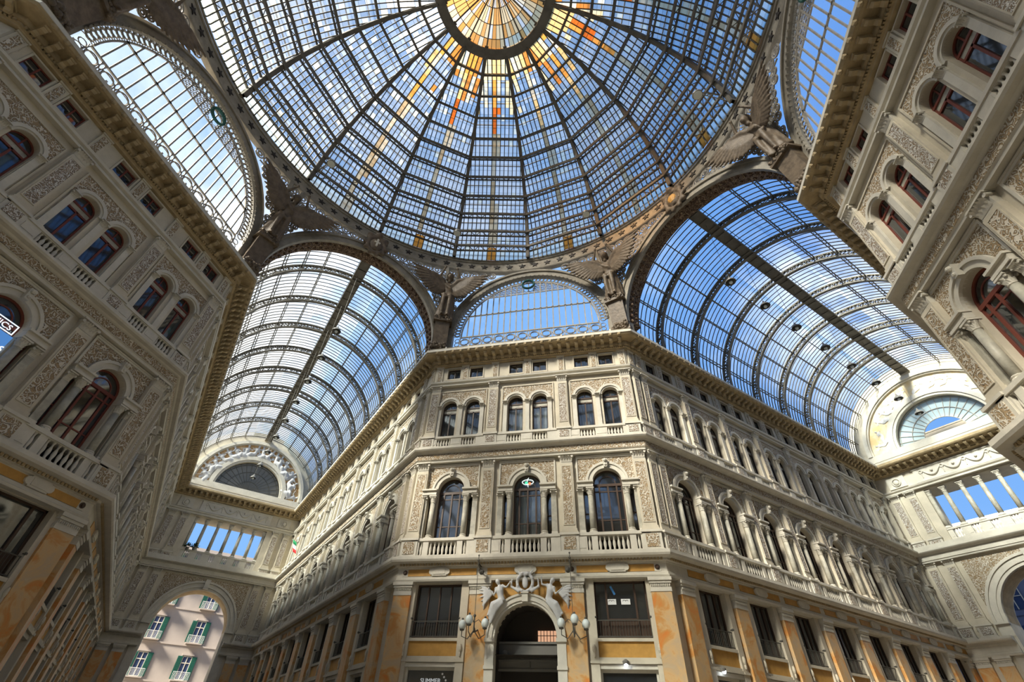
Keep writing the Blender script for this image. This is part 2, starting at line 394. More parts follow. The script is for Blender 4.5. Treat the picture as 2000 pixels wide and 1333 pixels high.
def pilaster_parts(hw, H, ped, dp, d, rel, relw=.62, caph=.62):
    """pedestal height ped, total height H"""
    a = MB(); a.pb(-hw*1.25, hw*1.25, 0, dp, .08, ped-.1).pb(-hw*1.4, hw*1.4, 0, dp+.07, 0, .1).pb(-hw*1.4, hw*1.4, 0, dp+.07, ped-.12, ped)
    b = MB(); zs = ped; zc = H-caph
    b.pb(-hw*1.22, hw*1.22, 0, d+.1, zs, zs+.14).pb(-hw*1.12, hw*1.12, 0, d+.05, zs+.14, zs+.3)
    b.pb(-hw, hw, 0, d, zs+.3, zc)
    # raised rim around the sunk relief
    e = hw*relw+.02
    b.pb(-e-.05, -e, d, d+.035, zs+.5, zc-.15).pb(e, e+.05, d, d+.035, zs+.5, zc-.15).pb(-e, e, d, d+.035, zs+.5, zs+.55).pb(-e, e, d, d+.035, zc-.2, zc-.15)
    r = MB(); r.pb(-e, e, d, d+.02, zs+.55, zc-.2)
    r2 = MB(); r2.pb(-hw*.85, hw*.85, dp, dp+.03, .2, ped-.22)
    return [P('pedestal', a.mesh('pedestal', 'white'), None, [P('pedestal_relief', r2.mesh('pedestal_relief', rel))]),
            P('shaft', b.mesh('shaft', 'stone')), P('relief_panel', r.mesh('relief_panel', rel), label='carved scrollwork panel'),
            P('capital', capital(hw, d, caph), T(0, 0, zc))]
def marble_pilaster_parts(hw):
    a = MB(); a.pb(-hw, hw, 0, .3, 0, 8.02)
    c = MB(); c.pb(-hw*1.05, hw*1.05, 0, .33, 8.0, 8.2).pb(-hw*1.1, hw*1.1, 0, .40, 8.38, 8.5).pb(-hw*1.18, hw*1.18, 0, .46, 8.5, 8.66)
    e = MB(); n = int(hw*2/.09)
    for k in range(n): x = -hw+(k+.5)*2*hw/n; e.ball((x, -.35, 8.29), .045, 6, (.8, 1, 1.6))
    e.pb(-hw, hw, 0, .33, 8.2, 8.38)
    return [P('shaft', a.mesh('shaft', 'marble'), label='mottled orange marble shaft'), P('capital', c.mesh('capital', 'white'), None, [P('egg_moulding', e.mesh('egg_moulding', 'white'))])]

BAL = MB().lathe(0, 0, [(.06, 0), (.075, .03), (.05, .08), (.085, .26), (.075, .36), (.035, .5), (.045, .58), (.07, .62), (.07, .66)], 8).mesh('baluster', 'white', True)
def balustrade_parts(hw, H, groups, p, solid_out):
    """groups: (x centre, half width, count); solid panels between"""
    a = MB(); a.pb(-hw, hw, 0, p+.06, 0, .12).pb(-hw, hw, 0, p+.05, H-.16, H).pb(-hw, hw, 0, p-.02, H-.2, H-.16)
    x = -hw
    for xc, g, n in sorted(groups):
        a.pb(x, xc-g, p-.28, p, .12, H-.16)
        if xc-g-x > .35: a.pb(x+.08, xc-g-.08, p, p+.02, .24, H-.3)
        x = xc+g
    a.pb(x, hw, p-.28, p, .12, H-.16)
    b = MB()
    parts = [P('rail', a.mesh('rail', 'white'))]
    k = (H-.32)/.66
    for xc, g, n in groups:
        for i in range(n):
            parts.append(P('baluster', BAL, T(xc-g+(i+.5)*2*g/n, -(p-.12), .14) @ Matrix.Diagonal((1.05, 1.05, k, 1))))
    return parts

def arched_window_parts(frame='wood', curtain=False, side=True):
    """tall arched window of the second floor; origin at bay centre, z = top of the parapet line (11.0)"""
    h = .87; zs = 14.15-11.0; f = MB()
    f.arcband(0, zs, h-.09, h, -.38, -.28, n=16)
    f.arcband(0, zs, h*.52, h*.58, -.37, -.3, n=12)
    f.pb(-h, -h+.09, -.38, -.28, 0, zs).pb(h-.09, h, -.38, -.28, 0, zs)
    f.pb(-h, h, -.38, -.26, zs-.16, zs).pb(-h, h, -.38, -.3, zs-.52, zs-.45)
    f.pb(-.05, .05, -.38, -.27, 0, zs-.1)
    for s in (-1, 1): f.pb(s*.52-.05, s*.52+.05, -.38, -.27, 0, zs-.1)
    f.pb(-h, h, -.38, -.3, .9, .96)
    g = MB(); g.halfdisc(0, zs, h, -.33, 16).add([(-h, .33, 0), (h, .33, 0), (h, .33, zs), (-h, .33, zs)], [(0, 1, 2, 3)])
    st = MB()
    st.arcband(0, zs, .90, 1.14, 0, .10, n=20).arcband(0, zs, 1.14, 1.28, 0, .17, n=20).arcband(0, zs, .87, .93, -.1, .13, n=20)
    for s in (-1, 1):   # imposts: short entablature over the column pair
        a, b = sorted((s*.86, s*1.80)); st.pb(a, b, 0, .36, zs-.38, zs-.26).pb(a, b, 0, .30, zs-.26, zs-.1).pb(a-.03, b+.03, 0, .42, zs-.1, zs)
    key = MB(); key.add([(-.10, -.34, zs+.86), (.10, -.34, zs+.86), (.15, -.34, zs+1.40), (-.15, -.34, zs+1.40), (-.10, 0, zs+.86), (.10, 0, zs+.86), (.15, 0, zs+1.40), (-.15, 0, zs+1.40)],
                      [(0, 1, 2, 3), (4, 7, 6, 5), (0, 4, 5, 1), (1, 5, 6, 2), (2, 6, 7, 3), (3, 7, 4, 0)]).ball((0, -.36, zs+1.28), .12, 8).ball((0, -.34, zs+1.0), .08, 6)
    rel = MB(); X = 1.72; zt = zs+1.62; n = 14
    for s in (-1, 1):
        pts = [(1.29*cos(t), zs+1.29*sin(t)) for t in [pi/2*i/n for i in range(n+1)]]
        for i in range(n):
            (xa, za), (xb, zb) = pts[i], pts[i+1]
            rel.add([(s*xa, -.03, za), (s*xb, -.03, zb), (s*xb, -.03, zt), (s*xa, -.03, zt)], [(0, 1, 2, 3)])
        rel.add([(s*1.29, -.03, zs), (s*X, -.03, zs), (s*X, -.03, zt), (s*1.29, -.03, zt)], [(0, 1, 2, 3)])
    rim = MB(); rim.pb(-X-.1, -X, 0, .09, zs, zt+.1).pb(X, X+.1, 0, .09, zs, zt+.1).pb(-X, X, 0, .09, zt, zt+.1).pb(-1.8, 1.8, 0, .12, zt+.1, zt+.18)
    parts = [P('frame', f.mesh('frame', frame)), P('glass', g.mesh('glass', 'glass')), P('archivolt', st.mesh('archivolt', 'white', False)),
             P('keystone', key.mesh('keystone', 'white')), P('spandrel_relief', rel.mesh('spandrel_relief', 'relief'), None, [P('rim', rim.mesh('rim', 'white'))])]
    sg = MB(); sf = MB()
    for s in (-1, 1):
        a, b = sorted((s*1.15, s*1.49)); sg.add([(a, .3, 0), (b, .3, 0), (b, .3, zs-.4), (a, .3, zs-.4)], [(0, 1, 2, 3)])
        sf.pb(a, a+.04, -.34, -.26, 0, zs-.4).pb(b-.04, b, -.34, -.26, 0, zs-.4).pb(a, b, -.34, -.26, 1.3, 1.36)
    parts += [P('side_glass', sg.mesh('side_glass', 'glass')), P('side_frame', sf.mesh('side_frame', frame))]
    if curtain:
        for s in (-1, 1):
            c = MB(); n = 24
            o = len(c.v)
            for i in range(n+1):
                x = s*(.12+.62*i/n); y = .55+.05*sin(i*1.5)
                c.v += [(x, y, 0), (x, y, zs-.1)]
            for i in range(n): c.f.append((2*i, 2*i+2, 2*i+3, 2*i+1))
            parts.append(P('curtain', c.mesh('curtain', 'curtain'), label='white hanging curtain'))
    return parts
def twin_window_parts(frame='wood', curtain=False):
    """pair of arched windows of the third floor; z origin 18.0"""
    h = .55; zs = 20.62-18.0; parts = []
    f = MB(); g = MB(); st = MB(); tp = MB()
    for xc in (-.885, .885):
        f.arcband(xc, zs, h-.07, h, -.36, -.28, n=14).pb(xc-h, xc-h+.07, -.36, -.28, 0, zs).pb(xc+h-.07, xc+h, -.36, -.28, 0, zs)
        f.pb(xc-h, xc+h, -.36, -.26, zs-.1, zs).pb(xc-h, xc+h, -.36, -.27, zs-.46, zs-.36).pb(xc-.045, xc+.045, -.36, -.27, 0, zs-.36).pb(xc-.03, xc+.03, -.36, -.30, zs, zs+h)
        tp.pb(xc-h, xc+h, -.36, -.31, zs-.36, zs-.1)
        g.halfdisc(xc, zs, h, -.32, 14).add([(xc-h, .32, 0), (xc+h, .32, 0), (xc+h, .32, zs), (xc-h, .32, zs)], [(0, 1, 2, 3)])
        st.arcband(xc, zs, h, h+.10, -.05, .07, n=18).arcband(xc, zs, h+.10, h+.27, 0, .14, n=18)
    for x in (-1.6, 0, 1.6):
        w = .14; st.pb(x-w, x+w, 0, .12, .12, zs-.32).pb(x-w-.05, x+w+.05, 0, .2, 0, .14)
    cap = capital(.16, .14, .34)
    rel = MB(); n = 12; zt = zs+1.34
    R = h+.27
    for xc in (-.885, .885):
        pts = [(xc+R*cos(t), zs+R*sin(t)) for t in [pi*i/(2*n) for i in range(2*n+1)]]
        for i in range(2*n):
            (xa, za), (xb, zb) = pts[i], pts[i+1]
            rel.add([(xa, -.03, za), (xb, -.03, zb), (xb, -.03, zt), (xa, -.03, zt)], [(0, 1, 2, 3)])
    rel.add([(-.06, -.03, zs), (.06, -.03, zs), (.06, -.03, zt), (-.06, -.03, zt)], [(0, 1, 2, 3)])
    for s in (-1, 1): rel.add([(s*1.70, -.03, zs), (s*1.82, -.03, zs), (s*1.82, -.03, zt), (s*1.70, -.03, zt)], [(0, 1, 2, 3)])
    rim = MB(); rim.pb(-1.9, -1.82, 0, .08, 0, zt+.08).pb(1.82, 1.9, 0, .08, 0, zt+.08).pb(-1.82, 1.82, 0, .08, zt, zt+.08)
    parts = [P('frame', f.mesh('frame', frame)), P('glass', g.mesh('glass', 'glass')), P('archivolt', st.mesh('archivolt', 'white')),
             P('spandrel_relief', rel.mesh('spandrel_relief', 'relief'), None, [P('rim', rim.mesh('rim', 'stone'))])]
    parts.append(P('transom_panel', tp.mesh('transom_panel', 'column'), label='grey transom panel'))
    for x in (-1.6, 0, 1.6): parts.append(P('capital', cap, T(x, 0, zs-.32)))
    if curtain:
        c = MB()
        for xc in (-.885, .885):
            n = 20; o = len(c.v)
            for i in range(n+1): x = xc-.5+1.0*i/n; y = .5+.04*sin(i*1.7); c.v += [(x, y, 0), (x, y, zs)]
            for i in range(n): c.f.append((o+2*i, o+2*i+2, o+2*i+3, o+2*i+1))
        parts.append(P('curtain', c.mesh('curtain', 'curtain'), label='white curtain'))
    return parts
def attic_window_parts(frame='wood'):
    f = MB(); h = .52
    f.pb(-h, h, -.24, -.16, 0, .07).pb(-h, h, -.24, -.16, .98, 1.05).pb(-h, -h+.07, -.24, -.16, 0, 1.05).pb(h-.07, h, -.24, -.16, 0, 1.05).pb(-.035, .035, -.24, -.15, 0, 1.05)
    g = MB(); g.add([(-h, .2, 0), (h, .2, 0), (h, .2, 1.05), (-h, .2, 1.05)], [(0, 1, 2, 3)])
    st = MB(); st.pb(-h-.08, -h, 0, .05, -.05, 1.12).pb(h, h+.08, 0, .05, -.05, 1.12).pb(-h-.08, h+.08, 0, .07, 1.05, 1.13).pb(-h-.1, h+.1, 0, .12, -.12, 0)
    return [P('frame', f.mesh('frame', frame)), P('glass', g.mesh('glass', 'glass')), P('surround', st.mesh('surround', 'stone'))]
def mezz_window_parts(hw, var=0):
    """large rectangular window of the mezzanine with its guard rail and stone surround; origin at z = 6.0"""
    h = 2.62; f = MB()
    f.pb(-hw, hw, -.3, -.2, 0, .09).pb(-hw, hw, -.3, -.2, h-.09, h).pb(-hw, -hw+.09, -.3, -.2, 0, h).pb(hw-.09, hw, -.3, -.2, 0, h)
    if var == 0:
        for k in (-.5, 0, .5): f.pb(hw*k-.04, hw*k+.04, -.3, -.2, 0, h)
    else:
        for k in (-.55, .55): f.pb(hw*k-.05, hw*k+.05, -.3, -.18, 0, h)
        f.pb(-hw*.55, hw*.55, -.3, -.2, .82, .9).pb(-hw, hw, -.3, -.24, .05, .82)
    g = MB(); g.add([(-hw, .26, 0), (hw, .26, 0), (hw, .26, h), (-hw, .26, h)], [(0, 1, 2, 3)])
    r = MB(); r.bar((-hw, -.02, .78), (hw, -.02, .78), .04, .04).bar((-hw, -.02, .08), (hw, -.02, .08), .04, .04)
    n = int(hw*2/.14)
    for k in range(n+1): x = -hw+.03+(2*hw-.06)*k/n; r.bar((x, -.02, .08), (x, -.02, .78), .018, .018)
    for s in (-1, 1): r.ball((s*(hw+.02), -.12, .9), .07, 6).bar((s*hw, 0, .9), (s*hw, -.12, .9), .05, .05)
    st = MB(); a = hw+.42
    for s in (-1, 1):
        x0, x1 = sorted((s*hw, s*a)); st.pb(x0, x1, 0, .16, -6, h+.05).pb(x0-.03, x1+.03, 0, .24, h+.05, h+.16).pb(x0-.05, x1+.05, 0, .3, h+.16, h+.24).pb(x0-.02, x1+.02, 0, .22, -1.05, -.95)
        st.ball((s*(hw+.21), -.2, -.45), .12, 8, (.8, .7, 1.6)).ball((s*(hw+.21), -.2, -.72), .08, 6, (.8, .7, 1.6))
    st.pb(-hw, hw, 0, .14, -.14, 0).pb(-hw, hw, 0, .12, -.92, -.80)
    st.pb(-hw, hw, 0, .2, -1.06, -.92)
    oc = MB(); oc.pb(-hw, hw, 0, .04, -.80, -.14)
    return [P('frame', f.mesh('frame', 'wood')), P('glass', g.mesh('glass', 'glass')), P('guard_rail', r.mesh('guard_rail', 'iron')),
            P('surround', st.mesh('surround', 'stone')), P('sill_panel', oc.mesh('sill_panel', 'ochre'), label='plain ochre panel under the window')]
def shopfront_parts(hw):
    f = MB(); f.pb(-hw, hw, -.3, .1, 4.74, 4.92).pb(-hw, -hw+.1, -.25, -.1, 0, 4.74).pb(hw-.1, hw, -.25, -.1, 0, 4.74).pb(-hw+.1, hw-.1, -.25, -.15, 4.62, 4.74)
    g = MB(); g.add([(-hw, .22, 0), (hw, .22, 0), (hw, .22, 4.74), (-hw, .22, 4.74)], [(0, 1, 2, 3)])
    return [P('frame', f.mesh('frame', 'white')), P('glass', g.mesh('glass', 'glass'))]
COLM = MB().lathe(0, 0, [(.17, .28), (.165, 1.2), (.15, 2.28)], 12).mesh('shaft', 'column', True)
COLB = MB().box(-.23, .23, -.23, .23, 0, .1).lathe(0, 0, [(.23, .1), (.23, .16), (.18, .2), (.21, .25), (.175, .29)], 12).mesh('base', 'white')
COLC = round_capital(.15, .46)
SMP = [P('shaft', MB().pb(-.16, .16, 0, .14, .25, 2.3).mesh('shaft', 'column')), P('base', MB().pb(-.2, .2, 0, .2, 0, .14).pb(-.18, .18, 0, .17, .14, .26).mesh('base', 'white')), P('capital', capital(.165, .15, .46), T(0, 0, 2.28))]
def column_parts(): return [P('shaft', COLM), P('base', COLB), P('capital', COLC, T(0, 0, 2.28))]

CORN = {}
def cornice_profiles():
    z = Z1
    CORN['z1'] = [(0, 8.66), (.42, 8.66), (.46, 8.76), (.36, 8.80), (.36, 8.93), (.3, 8.95), (.3, 9.36), (.36, 9.40), (.36, 9.44), (.5, 9.46), (.5, 9.56), (.62, 9.58), (.86, 9.62), (.913, 9.72), (.913, Z1), (0, Z1+.02)]
    CORN['z2'] = [(0, 16.0), (.34, 16.0), (.36, 16.12), (.42, 16.16), (.36, 16.2), (.36, 16.62), (.44, 16.66), (.5, 16.72), (.70, 16.76), (.767, 16.84), (.767, Z2), (0, Z2+.02)]
    CORN['z2b'] = [(0, Z2), (.5, Z2), (.5, Z2+.16), (0, Z2+.16)]
    CORN['s'] = [(0, 22.42), (.3, 22.42), (.32, 22.5), (.2, 22.54), (.2, 22.66), (.34, 22.72), (.38, 22.84), (0, 22.88)]
    CORN['z3'] = [(0, 24.42), (.2, 24.42), (.22, 24.50), (.3, 24.54), (.3, 24.66), (.42, 24.68), (.45, 24.80), (.45, 24.98), (1.05, 25.0), (1.18, 25.04), (1.254, 25.14), (1.254, Z3), (1.15, Z3), (1.1, Z3+.04), (0, Z3+.06)]
    CORN['gut'] = [(.9, Z3+.02), (1.02, Z3+.02), (1.02, Z3+.28), (1.06, Z3+.32), (.9, Z3+.32)]
cornice_profiles()

def seg_frames(path):
    """frames along a plan path: origin at each start, local x along it"""
    out = []
    for a, b in zip(path, path[1:]):
        d = Vector(b)-Vector(a); out.append((T(a[0], a[1], 0) @ RZ(atan2(d.y, d.x)), d.length))
    return out
def run_items(path, p, z, pitch, unit, name, mat, pmit=True):
    """repeat a small ornament all along a cornice as one patterned mesh"""
    mb = MB()
    for fr, Ln in seg_frames(path):
        e = p*(sqrt(2)-1)
        n = max(1, int((Ln+2*e*0)/pitch))
        for i in range(n):
            x = (i+.5)*Ln/n
            for vs, fs in unit:
                mb.add([fr @ Vector((v[0]+x, v[1]-p, v[2]+z)) for v in vs], fs)
    return mb.mesh(name, mat)
def unit_box(w, d, h):
    m = MB().box(-w/2, w/2, -d, 0, 0, h); return [(m.v, m.f)]
def modillion():
    m = MB(); m.box(-.14, .14, -.55, 0, .10, .22)
    o = [(0, 0), (-.5, .12), (-.5, .04), (-.42, -.04), (-.2, -.06), (-.12, -.2), (0, -.24)]
    m.v += [(-.11, y, z) for y, z in o]+[(.11, y, z) for y, z in o]; b = len(m.v)-14; n = 7
    for i in range(n): j = (i+1) % n; m.f.append((b+i, b+j, b+n+j, b+n+i))
    m.f.append(tuple(b+i for i in range(n))); m.f.append(tuple(b+n+i for i in range(n))[::-1])
    return [(m.v, m.f)]
def leafbump():
    m = MB().ball((0, 0, 0), .16, 6, (1, .8, 1)); return [(m.v, m.f)]
MODL = modillion(); LEAFB = leafbump()

PIL2 = pilaster_parts(.40, 6.10, 1.10, .5, .28, 'relief')
PIL2A = pilaster_parts(.34, 6.10, 1.10, .5, .28, 'relief_w')
PIL3 = pilaster_parts(.36, 5.36, .90, .38, .24, 'relief_w', caph=.55)
PIL3A = pilaster_parts(.30, 5.36, .90, .38, .24, 'relief_w', caph=.55)
MP_IN = marble_pilaster_parts(.55); MP_OUT = marble_pilaster_parts(.62); MP_ARM = marble_pilaster_parts(.5)
W2 = {('wood', 0): arched_window_parts(), ('wood', 1): arched_window_parts(curtain=True), ('redwood', 0): arched_window_parts('redwood')}
W3 = {('wood', 0): twin_window_parts(), ('wood', 1): twin_window_parts(curtain=True), ('redwood', 0): twin_window_parts('redwood')}
W4 = {'wood': attic_window_parts(), 'redwood': attic_window_parts('redwood')}
WM = {('c', 0): mezz_window_parts(1.33, 0), ('c', 1): mezz_window_parts(1.33, 1), ('a', 0): mezz_window_parts(1.1, 0)}
SH = {'c': shopfront_parts(1.33), 'a': shopfront_parts(1.1)}
B2C = balustrade_parts(2.0, 1.08, [(0, .87, 7), (-1.33, .12, 1), (1.33, .12, 1)], .45, 0)
B2A = balustrade_parts(1.78, 1.08, [(0, .87, 7), (-1.3, .12, 1), (1.3, .12, 1)], .45, 0)
B3C = balustrade_parts(2.1, .88, [(-.885, .5, 5), (.885, .5, 5)], .33, 0)
B3A = balustrade_parts(1.85, .88, [(-.885, .5, 5), (.885, .5, 5)], .33, 0)
COLP = column_parts()
def attic_pil():
    a = MB().pb(-.26, .26, 0, .1, 0, 1.56).pb(-.3, .3, 0, .16, 1.44, 1.56).pb(-.3, .3, 0, .15, 0, .12); r = MB().pb(-.15, .15, .1, .125, .22, 1.34)
    return [P('shaft', a.mesh('shaft', 'stone')), P('relief_panel', r.mesh('relief_panel', 'relief'))]
ATP = attic_pil()
def frieze_set():
    a = MB().pb(-.82, .82, .3, .33, 0, .34).mesh('frieze_panel', 'ochre')
    b = MB().pb(-.42, .42, .3, .42, -.02, .42)
    b.lathe(0, 0, [(0, 0)], 3, False) if 0 else None
    for s in (-1, 1): b.tube([(s*.44, -.3, .2), (s*.44, -.43, .2)], .17, 10)
    b.pb(-.34, .34, .42, .45, .06, .34)
    c = MB().tube([(0, -.3, .2), (0, -.37, .2)], .13, 12).tube([(0, -.37, .2), (0, -.42, .2)], .07, 8)
    r = MB().pb(-.16, .16, .3, .34, 0, .4)
    return a, b.mesh('plaque', 'white'), c.mesh('rosette', 'wood'), r.mesh('block', 'white')
FP, PLQ, ROS, BLK = frieze_set()

# ------------------------------------------------------------------ blocks around the crossing
H_ = Wc/2
def arm_bays(length, first, pitch, n): return [first+pitch*i for i in range(n)]
BAYS_L = arm_bays(DL-18.09, 4.2, 4.71, 8)     # left arm (both of its walls)
BAYS_R = arm_bays(DR-18.09, 3.4, 4.38, 8)     # right arm
def bay_openings(x, arm):
    hw = 1.1 if arm else 1.33
    return ([(x-hw, x+hw, 6.0, 8.62), (x-hw, x+hw, 0, 4.9), (x-1.48, x-1.16, 11.0, 13.78), (x+1.16, x+1.48, 11.0, 13.78), (x-1.42, x-1.42, 0, 0),
             (x-1.42, x-.38, 23.2, 24.25), (x+.38, x+1.42, 23.2, 24.25),
             (x-.87, x+.87, 10.05, 10.86), (x-1.45, x-1.21, 10.05, 10.86), (x+1.21, x+1.45, 10.05, 10.86), (x-1.385, x-.385, 17.22, 17.84), (x+.385, x+1.385, 17.22, 17.84)],
            [(x, .87, 11.0, 14.15), (x-.885, .55, 18.0, 20.62), (x+.885, .55, 18.0, 20.62)])
def detail_bay(Fr, x, arm, frame, where, grp, opts):
    """place every object of one bay. where: text that says which bay on which wall"""
    cur2, cur3, mz, shop = opts.get('cur2', 0), opts.get('cur3', 0), opts.get('mz', 0), opts.get('shop', 1)
    door = opts.get('door')
    window(W2[(frame, cur2 if frame == 'wood' else 0)], Fr @ T(x, 0, 11.0), f'tall arched second-storey window, {where}')
    window(W3[(frame, cur3 if frame == 'wood' else 0)], Fr @ T(x, 0, 18.0), f'paired arched third-storey windows, {where}')
    for s, w in ((-1, 'left'), (1, 'right')):
        window(W4[frame], Fr @ T(x+s*.9, 0, 23.2), f'small square attic window, {w} of pair, {where}')
    for s, w in ((-1, 'left'), (1, 'right')):
        thing('column', COLP, Fr @ T(x+s*1.07, -.12, 11.0), f'veined marble column, {w} of tall window, {where}', 'column', 'columns beside the tall arched windows')
        thing('pilaster', SMP, Fr @ T(x+s*1.66, 0, 11.0), f'slim marble pilaster, far {w} of tall window, {where}', 'pilaster', 'slim pilasters beside the tall windows')
    thing('balustrade', B2A if arm else B2C, Fr @ T(x, 0, 9.93), f'white balustrade under tall arched window, {where}', 'balustrade', 'balustrades of the second storey')
    thing('balustrade', B3A if arm else B3C, Fr @ T(x, 0, 17.1), f'low balustrade under paired arched windows, {where}', 'balustrade', 'balustrades of the third storey')
    thing('pilaster', ATP, Fr @ T(x, 0, 22.88), f'short attic pilaster between square windows, {where}', 'pilaster', 'attic pilasters')
    if not door:
        window(WM[('a', 0) if arm else ('c', mz)], Fr @ T(x, 0, 6.0), f'large mezzanine window with iron rail, {where}')
        window(SH['a' if arm else 'c'], Fr @ T(x, 0, 0), f'shopfront with white header, {where}')
def frieze_bay(Fr, x, pitch, parent):
    for m, dx in ((FP, -pitch*.27), (FP, pitch*.27), (PLQ, 0)):
        o = bpy.data.objects.new(m.name, m); C.objects.link(o); o.parent = parent; o.matrix_world = Fr @ T(x+dx, 0, 8.97) @ (Matrix.Diagonal((pitch/4.93, 1, 1, 1)) if m is FP else I4)
def rosette_at(Fr, x, parent):
    for m in (BLK, ROS):
        o = bpy.data.objects.new(m.name, m); C.objects.link(o); o.parent = parent; o.matrix_world = Fr @ T(x+(0 if m is ROS else 0), 0, 8.95)

def building(theta, nm, side, Ll, Lr, detail, frame, words):
    K = RZ(theta)
    CH = K @ T(0, A, 0); RA = K @ T(H_, A, 0) @ RZ(pi/4); LA = K @ T(-H_, A, 0) @ RZ(-pi/4)
    # plan path: far end of left arm -> corners -> far end of right arm
    pl = Vector((-H_, A))+Vector((-1, 1)).normalized()*Ll; pr = Vector((H_, A))+Vector((1, 1)).normalized()*Lr
    path = [(pl.x, pl.y), (-H_, A), (H_, A), (pr.x, pr.y)]
    def wall(Fr, x0, x1, bays, arm, name, dt):
        mb = MB(); rects = []; arches = []
        for i, b in enumerate(bays):
            r, a = bay_openings(b, arm)
            if not arm and b == 0 and dt: r = [q for q in r if q[3] > 9]; a = a+[(0, 1.6, 0, 5.95)]
            rects += [q for q in r if q[1]-q[0] > .01]; arches += a
        if not bays:
            mb.add([(x0, 0, 0), (x1, 0, 0), (x1, 0, 25.4), (x0, 0, 25.4)], [(0, 1, 2, 3)])
        else:
            wall_panel(mb, x0, x1, 0, 9.0, [q for q in rects if q[3] <= 9.0], [q for q in arches if q[3] < 9])
            wall_panel(mb, x0, x1, 9.0, 16.5, [q for q in rects if 9.0 < q[3] <= 16.5], [q for q in arches if 9 < q[3] < 16])
            wall_panel(mb, x0, x1, 16.5, 22.6, [q for q in rects if 16.5 < q[3] < 22], [q for q in arches if 16 < q[3] < 22])
            wall_panel(mb, x0, x1, 22.6, 25.4, [q for q in rects if q[2] > 22.6], [])
        return thing(name, [], Fr, f'cream stone {words[0]}' , None, kind='structure', mesh=mb.mesh(name, 'stone'))
    d = detail
    wc = wall(CH, -H_, H_, [-4.93, 0, 4.93] if 'c' in d else [], 0, f'wall_{side}', 'c' in d)
    wr = wall(RA, 0, Lr, (BAYS_R if d.get('r') == 'R' else BAYS_L) if 'r' in d else [], 1, f'wall_{side}_right_arm', 1)
    wl = wall(LA, -Ll, 0, [-b for b in BAYS_L] if 'l' in d else [], 1, f'wall_{side}_left_arm', 1)
    wc['label'] = f'cream stone {words[0]}'; wr['label'] = f'cream stone {words[1]}'; wl['label'] = f'cream stone {words[2]}'
    # cornices
    zt = {'z1': f'cornice over the ochre frieze above the mezzanine of the {nm}', 'z2': f'cornice with carved frieze below the third storey of the {nm}',
          's': f'moulded string course under the attic of the {nm}', 'z3': f'top cornice with scroll brackets and dentils of the {nm}'}
    for key, lab in zt.items():
        me = profile_sweep(path, CORN[key]).mesh('cornice', 'white' if key in ('z1', 'z2', 's') else 'soffit')
        parts = []
        if key == 'z2': parts.append(P('upper_step', profile_sweep(path, CORN['z2b']).mesh('upper_step', 'white'))); parts.append(P('carved_frieze', profile_sweep(path, [(.36, 16.22), (.385, 16.22), (.385, 16.6), (.36, 16.6)]).mesh('carved_frieze', 'relief')))
        if key == 'z3':
            parts.append(P('gutter', profile_sweep(path, CORN['gut']).mesh('gutter', 'white')))
            parts.append(P('lip', profile_sweep(path, [(1.1, 25.16), (1.3, 25.16), (1.3, 25.37), (1.1, 25.37)]).mesh('lip', 'white')))
            if d:
                parts.append(P('brackets', run_items(path, .45, 24.76, .62, MODL, 'brackets', 'soffit')))
                parts.append(P('leaf_row', run_items(path, 1.2, 25.1, .62, LEAFB, 'leaf_row', 'soffit')))
                parts.append(P('dentils', run_items(path, .3, 24.54, .15, unit_box(.09, .08, .12), 'dentils', 'soffit')))
                parts.append(P('rail_clips', run_items(path, 1.0, Z3+.02, 1.7, unit_box(.1, .12, .34), 'rail_clips', 'white')))
        if key == 'z1' and d: parts.append(P('dentils', run_items(path, .5, 9.46, .17, unit_box(.10, .09, .11), 'dentils', 'soffit')))
        trim(parts, K, lab, me)
    if 'c' in d:
        pos = {-4.93: 'left', 0: 'middle', 4.93: 'right'}
        for b in (-4.93, 0, 4.93):
            w = f'{pos[b]} bay, {words[0]}'
            detail_bay(CH, b, False, frame, w, nm, dict(cur2=(b == 0), cur3=(b == 0), mz=1 if b > 0 else 0, door=(b == 0)))
            frieze_bay(CH, b, 4.93, wc)
        if True:
            for i, (x, o) in enumerate(((-6.98, 'outer left'), (-2.52, 'inner left'), (2.52, 'inner right'), (6.98, 'outer right'))):
                thing('pilaster', PIL2, CH @ T(x, 0, 9.93), f'tall carved second-storey pilaster, {o} one, {words[0]}', 'pilaster', 'carved pilasters')
                thing('pilaster', PIL3, CH @ T(x, 0, 17.1), f'carved third-storey pilaster, {o} one, {words[0]}', 'pilaster', 'carved pilasters')
                thing('pilaster', ATP, CH @ T(x, 0, 22.88), f'short attic pilaster, {o} one, {words[0]}', 'pilaster', 'attic pilasters')
                inner = 'inner' in o
                thing('pilaster', MP_IN if inner else MP_ARM, CH @ T(x, 0, 0), f'orange marble street-level pilaster, {o} one, {words[0]}', 'pilaster', 'orange marble pilasters')
                rosette_at(CH, x*1.0, wc)
        doorway(CH, words[0], frame)
    for key, Fr, wobj, wd in (('r', RA, wr, words[1]), ('l', LA, wl, words[2])):
        if key not in d: continue
        bs = BAYS_R if d[key] == 'R' else BAYS_L; pitch = bs[1]-bs[0]; sg = 1 if key == 'r' else -1
        for i, b in enumerate(bs):
            detail_bay(Fr, sg*b, True, frame, f'{ND[i+1]} bay out, {wd}', nm, dict(cur2=(i % 4 == 3), cur3=(i % 3 == 1)))
            frieze_bay(Fr, sg*b, pitch, wobj)
        xs = [max(.45, bs[0]-pitch/2)]+[b+pitch/2 for b in bs]
        xs[-1] = min(xs[-1], (Lr if key == 'r' else Ll)-.4)
        if bs[0]-pitch/2 > 1.0: xs = [.42]+xs
